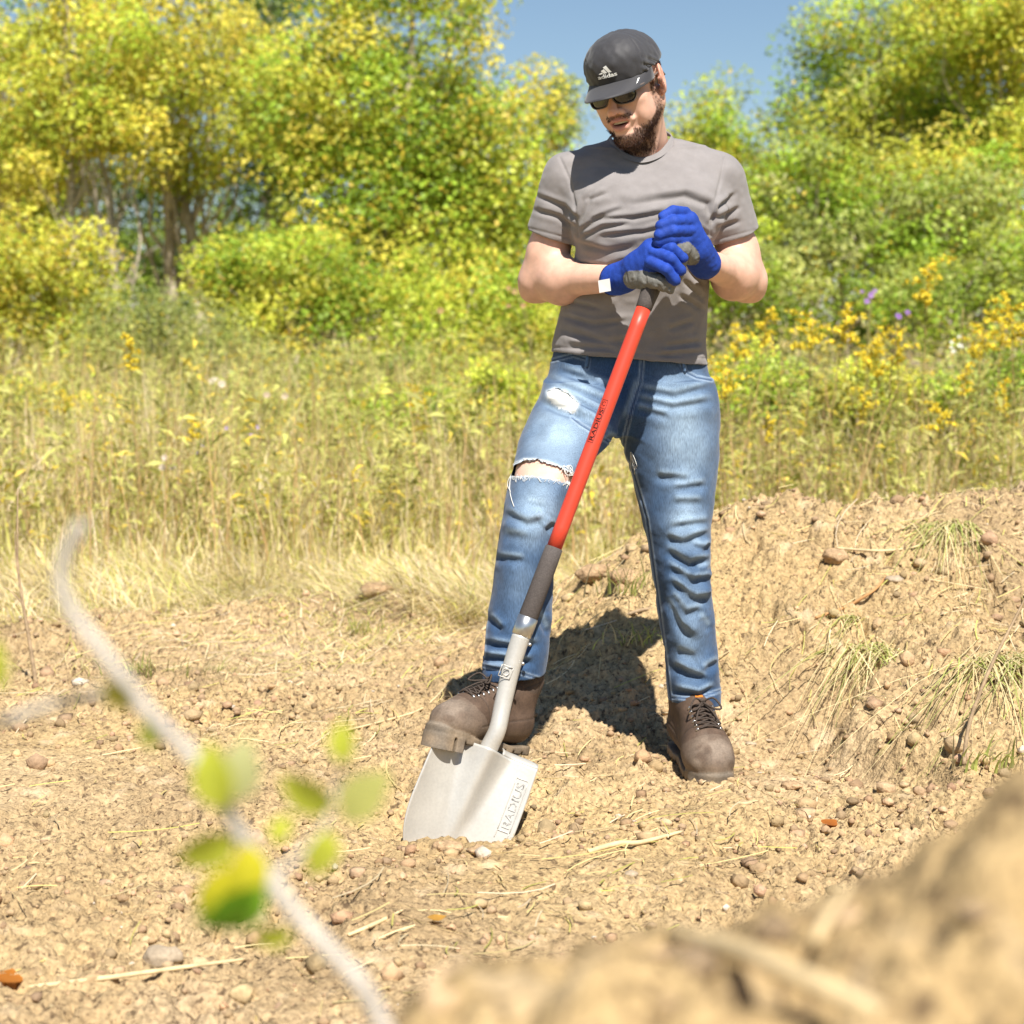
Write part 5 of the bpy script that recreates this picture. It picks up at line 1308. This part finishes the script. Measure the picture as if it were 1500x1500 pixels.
# straw and roots lying on the soil
n = 20000; x = r.uniform(-1.7, 2.1, n); y = r.uniform(-2.4, 2.5, n)
k = r.random(n) < np.clip(.10 + .65 * smst(.6, 2.3, y) + .55 * (vnoise2(x * 2 + 3, y * 2 + 8) - .2) + .35 * bump2(x, y, .15, 1.0, .35, .5) + .45 * bump2(x, y, 1.1, .7, .7, .6), .03, 1); x, y = x[k], y[k]; n = len(x)
a = r.uniform(0, pi, n); L = r.uniform(.02, .10, n) + .10 * (r.random(n) < .1); nn_k = 4; V = []; 
dv = np.stack([np.cos(a), np.sin(a)], 1); sdv = np.stack([-np.sin(a), np.cos(a)], 1); bend = r.normal(0, .16, n); rows = []
lift = .004 + .012 * r.random(n) ** 3; wst = r.uniform(.0007, .0016, n)[:, None]; bend *= .6
ze = [surf_z(x + q * dv[:, 0] * L, y + q * dv[:, 1] * L) for q in (-.5, 0, .5)]
for k in range(nn_k + 1):
    t = k / nn_k - .5; cxy = np.stack([x, y], 1) + dv * (L * t)[:, None] + sdv * (bend * L * (t * t * 4 - .5))[:, None]
    lin = ze[0] * (.5 - t) + ze[2] * (.5 + t); zz = lin + np.maximum(ze[1] - .5 * (ze[0] + ze[2]), 0) + lift
    rows.append((np.concatenate([cxy - sdv * wst, zz[:, None]], 1), np.concatenate([cxy + sdv * wst, zz[:, None] + .0012], 1)))
V = np.stack([q for pr in rows for q in pr], 1).reshape(-1, 3); m_ = 2 * (nn_k + 1); o_ = np.arange(n) * m_
F = np.concatenate([np.stack([o_ + 2 * k, o_ + 2 * k + 1, o_ + 2 * k + 3, o_ + 2 * k + 2], 1) for k in range(nn_k)])
tag(mesh_obj('scattered_straw', V, F, M_BLADE_G, None, False, np.repeat(straw_cols(n, r, .22), m_, 0)), 'bits of straw and root scattered over the soil', kind='stuff')
# tufts of grass that can be told apart
def tuft(px, py, n, h, spread, az0, label, seed, green=.5, lean=(.3, 1.2), w=.0024, cat='grass tuft'):
    slope = 0.0
    if lean[1] > 1.5: h, lean, slope = h * .6, (lean[0] * 1.6, lean[1] * 2.0), .42
    r = np.random.default_rng(seed); g = at_ground(px, py); s_ = 3; V, F, C = [], [], []
    for i in range(n):
        b = np.array([r.normal(0, spread), r.normal(0, spread * .5), -.01]); a = az0 + r.normal(0, .55); hh_ = h * r.uniform(.5, 1.1); le = r.uniform(*lean); sd = np.array([cos(a + pi / 2), sin(a + pi / 2), 0]) * .7 + r.normal(0, .5, 3) * [1, 1, 0]; sd /= np.linalg.norm(sd)
        o0 = len(V); c = (np.array([.46, .52, .15]) if r.random() < green * .7 else np.array([.80, .68, .38])) * r.uniform(.65, 1.3)
        for k in range(s_ + 2):
            t = k / (s_ + 1); p = b + np.array([cos(a), sin(a), 0]) * le * hh_ * t ** 1.5 + np.array([0, 0, hh_ * (t - .55 * t ** 2.4 * min(le, 1.2)) - slope * le * hh_ * t ** 1.5]); ww = w * (1 - .85 * t)
            V += [p - sd * ww, p + sd * ww]; C += [c, c]
        F += [(o0 + 2 * k, o0 + 2 * k + 1, o0 + 2 * k + 3, o0 + 2 * k + 2) for k in range(s_ + 1)]
    o = mesh_obj('grass_tuft', V, F, M_BLADE_G, None, False, np.array(C)); o.location = g.tolist(); tag(o, label, cat, 'grass tufts growing from the turned soil'); return o
tuft(1390, 765, 110, .26, .045, -1.9, 'pale green grass tuft lying down the top of the spoil heap', 1, .6, (.8, 1.7))
tuft(1240, 900, 50, .18, .03, -2.2, 'small green grass tuft halfway up the spoil heap', 2, .6, (.8, 1.7))
tuft(1290, 940, 90, .24, .06, -1.8, 'grass tuft hanging over the lip of the cut bank', 3, .5, (1.0, 2.2))
tuft(1480, 960, 130, .32, .06, -1.7, 'dense long grass tuft hanging down at the outer end of the bank', 4, .55, (.9, 2.0))
tuft(1450, 1120, 40, .10, .05, -1.2, 'leafy green tuft at the foot of the bank near the camera spoil', 5, .9, (.3, 1.0), .004)
tuft(215, 985, 60, .12, .05, -1.5, 'green grass tuft sprouting from the low earth ridge', 6, .6)
tuft(320, 985, 50, .10, .06, -.6, 'thin grass tuft beside the low earth ridge', 7, .5)
tuft(930, 865, 60, .15, .06, -1.2, 'shaded grass tuft on the heap between the legs', 8, .7)
tuft(940, 940, 40, .10, .05, -1.6, 'small shaded green tuft behind the straight leg', 9, .8)
tuft(535, 925, 36, .12, .04, -1.4, 'tuft with an orange withered flower behind the raised boot', 10, .5)
tuft(690, 905, 30, .20, .02, 1.2, 'upright stubble tuft beside the bent shin', 11, .5, (.1, .5))
tuft(1335, 1440, 60, .16, .08, -2.0, 'dry tuft on the spoil beside the camera', 12, .3, (.6, 1.5)) if False else None

# ---- goldenrod and other single plants of the meadow
def goldenrod(seed, h, bloom, branch=1):
    r = np.random.default_rng(seed); root = empty('goldenrod_plant'); kids = []
    o = MB(); bend = r.normal(0, .05, 2)
    pts = [np.array([bend[0] * h * t * t + .006 * r.normal(), bend[1] * h * t * t, h * t]) for t in np.linspace(0, 1, 9)]
    o.add(*tube(spline(pts, 16), np.linspace(.0045, .0018, 16), 5), (.30, .22, .08)); sp_ = spline(pts, 60)
    kids.append(o.build('stem', M_STEM))
    nL = int(h * 85); P_, N_, C_ = [], [], []; Qs = []
    for i in range(nL):
        t = .15 + .8 * (i + r.random()) / nL; b = sp_[min(int(t * 59), 59)]; a = i * 2.4 + r.normal(0, .3); L = (.075 * (1 - .45 * t)) * r.uniform(.7, 1.2); dv = np.array([cos(a), sin(a), r.uniform(.1, .8)]); dv /= np.linalg.norm(dv)
        sd = np.cross(dv, (0, 0, 1)); sd /= np.linalg.norm(sd); w = L * .11
        Qs.append([b, b + dv * L * .45 + sd * w, b + dv * L + np.array([0, 0, -.25 * L]), b + dv * L * .45 - sd * w]); C_.append(np.array([.36, .40, .07]) * r.uniform(.65, 1.3) if t > .35 or r.random() < .5 else np.array([.36, .25, .08]) * r.uniform(.6, 1.1))
    kids.append(quads_mesh('foliage', np.array(Qs), np.array(C_), M_LEAF))
    if bloom:
        fq, fc = [], []; top = sp_[-1]
        for k in range(9):
            a = r.uniform(0, 2 * pi); L = bloom * r.uniform(.5, 1.1); b = sp_[int(59 - k * 1.1)]
            for j in range(26):
                t = (j + r.random()) / 26; p = b + np.array([cos(a) * L * t, sin(a) * L * t, L * (.75 * t - .55 * t * t)]) + r.normal(0, .006, 3) + [0, 0, .008]
                fq.append(p); fc.append(np.array([.85, .66, .06]) * r.uniform(.75, 1.15))
        Q = leaf_quads(np.array(fq), r.normal(0, 1, (len(fq), 3)) + [0, -.4, .5], np.full(len(fq), .016), r, .9)
        kids.append(quads_mesh('flower_head', Q, np.array(fc), M_FLOWER))
    for k_ in kids: k_.parent = root
    return root
def copy_tree(o, parent=None):
    c = o.copy(); COL.objects.link(c); c.parent = parent
    for ch_ in [q for q in bpy.data.objects if q.parent == o]: copy_tree(ch_, c)
    return c
protos = [goldenrod(200 + k, h, b) for k, (h, b) in enumerate(((.95, .09), (.85, .11), (1.05, .07), (.75, .10), (.9, 0), (.7, 0)))]
used = [False] * len(protos)
def place(k, px, py_top, Y, label, rz=None, group='goldenrods and stalks in the meadow'):
    """the plant's top reaches the given pixel; its foot stands on the meadow"""
    o = protos[k] if not used[k] else copy_tree(protos[k]); used[k] = True
    t = P(px, py_top, Y); gz = float(surf_z(t[0], Y)); h0 = (.95, .85, 1.05, .75, .9, .7)[k]
    s_ = np.clip((t[2] - gz) / (h0 * 1.05), .35, 1.7); o.location = (float(t[0]), Y, gz - .01); o.scale = (float(s_),) * 3; o.rotation_euler = (0, 0, random.uniform(0, 6.28) if rz is None else rz)
    tag(o, label, 'plant', group); return o
GR = [(0, 1353, 368, 4.6, 'tallest goldenrod above the spoil heap with a loose yellow plume'), (1, 1210, 440, 4.2, 'full flowering goldenrod left of the tallest goldenrod'), (3, 1180, 452, 4.4, 'goldenrod with twin yellow spikes over the heap'),
      (1, 1060, 470, 4.8, 'goldenrod with drooping yellow head just under the elbow'), (2, 1095, 440, 4.6, 'slim leafy goldenrod stem beside the elbow'), (3, 1055, 525, 3.4, 'broad leaved young goldenrod at the jeans pocket'),
      (1, 1255, 480, 4.4, 'yellow goldenrod below the purple asters'), (0, 1320, 470, 4.1, 'goldenrod plume among the middle stalks of the heap'), (3, 1290, 500, 4.6, 'low spreading goldenrod head behind the heap'),
      (1, 1460, 450, 4.5, 'rich yellow goldenrod near the white daisies'), (0, 1490, 420, 4.0, 'tall goldenrod at the outer end of the heap'), (3, 1430, 470, 4.9, 'bushy goldenrod behind the white daisies'), (2, 1400, 520, 3.8, 'leafy goldenrod spike standing over the heap crest'),
      (4, 1140, 480, 4.0, 'flowerless leafy stalk above the left shoulder of the heap'), (4, 1160, 560, 3.2, 'dark thin stalk rising from the heap crest'), (5, 1230, 600, 3.3, 'short flowerless stalk behind the heap crest'), (5, 1340, 620, 3.3, 'short leafy stalk right behind the heap crest'), (4, 1450, 560, 3.4, 'dark branching stalk at the right of the heap crest'),
      (2, 197, 478, 4.2, 'tall single goldenrod with reddish stem in front of the olive shrub'), (1, 268, 605, 4.0, 'low orange yellow goldenrod among pale seed heads'), (3, 90, 568, 4.8, 'small yellow goldenrod at the foot of the golden shrub'), (5, 282, 612, 3.6, 'broad leaved green stalk among the pale seed heads'),
      (4, 75, 690, 3.2, 'leafy weed stalk near the bare twig'), (4, 575, 620, 3.8, 'leafy reddish stalk in the meadow left of the knee'), (5, 640, 650, 3.7, 'short weed stalk in the grass near the torn knee'), (4, 520, 640, 4.2, 'thin weed stalk in the middle of the meadow'), (4, 690, 560, 4.6, 'tall weed stalk in front of the leafy shrub'), (5, 440, 640, 4.0, 'short weed stalk in front of the spreading shrub'),
      (4, 350, 640, 4.4, 'dry weed stalk by the purple flowers'), (5, 870, 735, 3.3, 'weed stalk showing between the legs'), (3, 610, 560, 5.2, 'faint goldenrod far back in the meadow'), (5, 150, 720, 3.0, 'brown weed stalk in the matted grass')]
GR += [(2, 1110, 600, 3.6, 'short goldenrod spike low behind the left of the heap'), (0, 1265, 560, 3.7, 'goldenrod plume half way down in the middle of the heap stalks'), (3, 1375, 585, 3.6, 'small goldenrod just above the heap crest'), (2, 1475, 545, 3.7, 'leafy goldenrod below the tall one at the outer end'), (4, 1300, 450, 4.0, 'tall leafy stalk without flowers in the middle of the goldenrods'), (4, 1420, 430, 4.2, 'tall leafy stalk without flowers near the white daisies'), (4, 1215, 520, 3.5, 'bushy leafy stalk in front of the full flowering goldenrod'), (4, 480, 575, 4.4, 'leafy stalk in the back of the meadow by the spreading shrub'), (5, 20, 600, 3.8, 'yellowing weed stalk beside the bare twig')]
for k, px, py, Y, lb in GR: place(k, px, py, Y, lb)
# asters, daisies and seed heads: a stalk with a few round heads
def head_plant(name, px, py, Y, n, colr, rad, spread, label, seed, stemc=(.30, .27, .10)):
    r = np.random.default_rng(seed); t = P(px, py, Y); gz = float(surf_z(t[0], Y)); root = empty(name, (t[0], Y, gz)); H = t[2] - gz; o = MB(); kids = []
    o.add(*tube(spline([(0, 0, 0), (r.normal(0, .02), 0, H * .5), (0, 0, H * .85)], 10), np.linspace(.004, .002, 10), 5), stemc); fl = []
    for k in range(n):
        p = np.array([r.normal(0, spread), r.normal(0, spread), H + r.uniform(-1.2, .6) * spread]); o.add(*tube(spline([(0, 0, H * .75), p * [.6, .6, .97], p], 6), .0014, 4), stemc)
        m = MB(); R = rad * .72 * r.uniform(.75, 1.2)
        for i in range(12):
            a = 2 * pi * i / 12; a2 = a + .22; c_ = np.array(colr) * r.uniform(.8, 1.15); u = lambda q, l, z_: p + np.array([cos(q) * l, -abs(.35 * l) + .0 * l + sin(q) * l * .35, sin(q) * l * .9 + z_])
            m.add([p, u(a - .2, R * .7, 0), u(a, R, 0), u(a + .2, R * .7, 0)], [(0, 1, 2, 3)], tuple(c_))
        fl.append(m)
    kids.append(o.build('stem', M_STEM))
    for m in fl: kids.append(m.build('flower', M_FLOWER, None, False))
    for k_ in kids: k_.parent = root
    tag(root, label, 'flower', 'single flowers in the meadow'); return root
head_plant('aster', 1272, 432, 4.8, 5, (.36, .20, .52), .022, .04, 'lilac aster behind the heap, under the tallest goldenrod', 1)
head_plant('aster', 1322, 452, 4.6, 3, (.30, .15, .48), .022, .035, 'purple aster right of the lilac aster', 2)
head_plant('aster', 365, 625, 4.2, 4, (.42, .30, .60), .018, .04, 'pale purple aster in the meadow left of the shovel', 3)
head_plant('aster', 285, 650, 4.4, 4, (.42, .32, .58), .016, .04, 'small mauve aster among the pale seed heads', 4)
head_plant('daisy', 1412, 498, 4.4, 6, (.75, .74, .66), .016, .045, 'white daisies at the right above the heap', 5)
head_plant('seed_head', 305, 555, 4.3, 5, (.62, .54, .42), .02, .045, 'pale fluffy thistle seed heads on a branching stalk', 6)
head_plant('seed_head', 250, 675, 3.6, 3, (.62, .52, .45), .026, .03, 'pinkish white seed head above the matted grass', 7)
head_plant('seed_head', 405, 580, 4.8, 2, (.60, .46, .36), .024, .03, 'flat brown seed head in front of the yellow green shrub', 8)
head_plant('seed_head', 645, 455, 4.6, 1, (.40, .25, .12), .026, .005, 'single round brown seed head on a tall thin stalk', 9)
head_plant('seed_head', 780, 430, 4.6, 5, (.42, .24, .13), .022, .06, 'branching brown seed stalk beside the forearm', 10)

# ---- bare twigs and sticks
M_TWIG = mat('dry_twig', (.36, .26, .16), .9, .15, noise=(60, .3, 4), bump=(120, .5, .003))
M_STRAW = mat('dry_stalk', (.60, .46, .26), .8, .2, noise=(50, .2, 4))
def stick(name, pts, rad, m, label, cat, subs=()):
    o = MB(); o.add(*tube(spline(pts, 24), np.interp(np.linspace(0, 1, 24), np.linspace(0, 1, len(rad)), rad), 7))
    for s_, r_ in subs: o.add(*tube(spline(s_, 10), np.linspace(r_, r_ * .4, 10), 5))
    q = o.build(name, m); tag(q, label, cat); return q
def lay(px, lift=.006): return [at_ground(a, b) + np.array([0, 0, lift]) for a, b in px]
g = at_ground(52, 1000)
stick('bare_twig', [P(54, 1002, g[1]) + [0, 0, -.02], P(45, 950, g[1]), P(33, 880, g[1]), P(26, 820, g[1]), P(26, 715, g[1])], [.0065, .0055, .0045, .003, .0018], M_TWIG, 'thin bare twig standing upright in the soil beside the grass', 'twig', [((P(33, 885, g[1]), P(20, 870, g[1]), P(6, 860, g[1])), .003), ((P(28, 850, g[1]), P(23, 810, g[1]), P(22, 778, g[1])), .0035)])
stick('dry_stick', lay([(862, 1252), (905, 1240), (940, 1238), (1000, 1222)]), [.005, .006, .005, .003], M_STRAW, 'curved pale dry stick on the soil in front of the standing boot', 'stick')
stick('dry_stalk', lay([(40, 1452), (140, 1440), (250, 1425), (360, 1410)]), [.004, .0045, .004, .0025], M_STRAW, 'long thin dry stalk lying beside the rounded stone', 'stalk')
stick('dry_stalk', lay([(510, 1375), (550, 1358), (590, 1338)]), [.003, .004, .002], M_STRAW, 'short dry stalk on the soil below the shovel blade', 'stalk')
stick('dry_stalk', lay([(560, 1100), (600, 1082), (650, 1070)]), [.003, .003, .002], M_STRAW, 'thin orange dry stalk by the toe of the raised boot', 'stalk') if False else None
stick('dry_stalk', lay([(1195, 908), (1240, 892), (1280, 868), (1298, 848)]), [.004, .004, .004, .003], mat('reddish_stalk', (.45, .24, .10), .8, .2), 'reddish stalk lying across the face of the spoil heap', 'stalk')
stick('dry_stalk', lay([(1225, 808), (1290, 812), (1340, 806), (1372, 790)], .01), [.0035, .004, .003, .002], M_STRAW, 'pale straight stalk lying high on the spoil heap', 'stalk')
stick('dry_stalk', lay([(480, 1080), (560, 1060), (620, 1040), (660, 1000)]), [.003, .003, .003, .002], M_STRAW, 'curved dry stalk on the soil behind the raised boot', 'stalk')
stick('dry_stick', lay([(905, 908), (940, 897), (975, 893)]), [.005, .005, .004], M_TWIG, 'brown stick in the shade between the legs', 'stick')
gb = at_ground(1412, 1120)
stick('arching_twig', [gb, P(1420, 1060, gb[1] + .02), P(1450, 980, gb[1] + .03), P(1490, 900, gb[1] + .05), P(1520, 840, gb[1] + .05)], [.005, .0045, .004, .003, .002], M_TWIG, 'thin dark twig arching up out of the bank', 'twig')
# fallen leaves
def fallen(px, py, L, colr, label, seed):
    r = np.random.default_rng(seed); g = at_ground(px, py); a = r.uniform(0, pi); V, F = [], []
    n_ = 7
    for i in range(n_):
        t = i / (n_ - 1); w = .34 * L * sin(pi * min(t * 1.05, 1)) ** .8
        for s_ in (-1, 0, 1): V.append((cos(a) * L * (t - .5) - sin(a) * w * s_, sin(a) * L * (t - .5) + cos(a) * w * s_, .008 + .2 * w * s_ + .15 * w * abs(s_) + .10 * L * (t - .5) ** 2 * 4))
    F = [(i * 3 + k, i * 3 + k + 1, i * 3 + k + 4, i * 3 + k + 3) for i in range(n_ - 1) for k in (0, 1)]
    o = mesh_obj('fallen_leaf', V, F, None, None, True, np.array([np.array(colr) * r.uniform(.8, 1.2) for _ in V])); o.data.materials.append(M_LEAF); o.location = g.tolist(); tag(o, label, 'leaf'); return o
fallen(12, 1442, .07, (.55, .20, .03), 'orange withered leaf on the soil at the end of the long stalk', 1)
fallen(1215, 1212, .05, (.48, .16, .03), 'rust red leaf scrap on the soil before the camera spoil', 2)
fallen(640, 1352, .035, (.55, .30, .06), 'small orange leaf scrap below the shovel', 3)
fallen(1205, 960, .04, (.45, .42, .10), 'yellowish leaf on the lower face of the spoil heap', 4)

# ---- blurred branch standing in the spoil beside the camera
M_BRANCH = mat('lichened_bark', (.46, .42, .37), .9, .1, noise=(40, .3, 4), bump=(90, .5, .003))
BY = -3.48
branch = empty('leafy_branch', P(640, 1680, BY)); bk = []
o = MB()
o.add(*tube(spline([P(640, 1680, BY), P(545, 1470, BY), P(490, 1400, BY), P(420, 1322, BY), P(355, 1225, BY), P(300, 1130, BY), P(215, 1040, BY), P(150, 955, BY), P(96, 880, BY), P(92, 820, BY), P(122, 765, BY)], 40), np.linspace(.0052, .0038, 40), 8))
bk.append(o.build('stem', M_BRANCH))
o = MB(); o.add(*tube(spline([P(205, 1030, BY), P(150, 1018, BY + .03), P(70, 1035, BY + .05), P(-20, 1065, BY + .06)], 16), np.linspace(.0036, .0028, 16), 7)); bk.append(o.build('side_shoot', M_BRANCH))
o = MB(); o.add(*tube(spline([P(395, 1290, BY), P(440, 1250, BY + .02), P(480, 1200, BY + .03), P(505, 1090, BY + .04)], 16), np.linspace(.0020, .001, 16), 6)); bk.append(o.build('side_shoot', M_BRANCH))
M_BLEAF = mat('near_leaf', use_col=True, rough=.5, spec=.3, transl=.45, noise=(60, .12, 3))
def big_leaf(px, py, L, ang_, tilt, colr, Y):
    L = L * .70; Y = BY + (Y - BY) * .6
    n_ = 8; V = []; 
    for i in range(n_ + 1):
        t = i / n_; w = .36 * L * sin(pi * t ** .85) ** .9
        for s_ in (-1, -.5, 0, .5, 1): V.append((L * t, w * s_, .22 * w * abs(s_) - .25 * L * (t - .4) ** 2 + .012 * L * sin(9 * t) * abs(s_)))
    V = np.array(V) @ (rot('Y', -ang_) @ rot('X', tilt)).T; c = P(px, py, Y); V = V + c
    F = [(i * 5 + k, i * 5 + k + 1, i * 5 + k + 6, i * 5 + k + 5) for i in range(n_) for k in range(4)]
    q = mesh_obj('leaf', V, F, M_BLEAF, None, True, np.tile(colr, (len(V), 1))); bk.append(q)
YG, GRN, YEL = (.58, .62, .07), (.24, .46, .04), (.68, .62, .04)
for a in ((325, 1190, .055, 100, 60, YG, BY - .02), (345, 1175, .050, 80, 70, (.55, .55, .25), BY - .02), (345, 1225, .050, 205, 60, YG, BY), (365, 1235, .052, 260, 55, YEL, BY - .02), (330, 1270, .045, 250, 60, YEL, BY - .02), (390, 1300, .058, 215, 55, GRN, BY - .03), (380, 1320, .055, 200, 40, GRN, BY - .03), (430, 1365, .035, 190, 60, YG, BY),
          (490, 1185, .050, 150, 60, YG, BY + .03), (500, 1200, .052, 45, 60, (.42, .42, .12), BY + .03), (480, 1215, .040, 255, 60, YG, BY + .02), (503, 1120, .036, 90, 60, YG, BY + .04), (205, 1035, .035, 150, 60, (.35, .32, .03), BY), (215, 1050, .026, 280, 60, (.32, .36, .05), BY), (400, 1235, .026, 60, 60, YG, BY), (0, 1010, .04, 95, 60, YG, BY + .05)):
    big_leaf(*a)
adopt(branch, bk); tag(branch, 'out of focus grey branch with fresh yellow green leaves rising from the near spoil', 'branch')
# dry stalks on the near spoil
def near_stick(pp, rad, label, m=M_STRAW):
    pts = [at_ground(a, b) + np.array([0, 0, .012]) for a, b in pp]; stick('dry_stalk', pts, rad, m, label, 'stalk')
near_stick([(985, 1395), (1080, 1425), (1180, 1470), (1290, 1520)], [.004, .0055, .0055, .005], 'thick blurred straw stalk lying on the spoil beside the camera')
near_stick([(1195, 1410), (1215, 1370), (1245, 1330)], [.003, .0035, .002], 'short blurred stalk above the thick straw stalk')
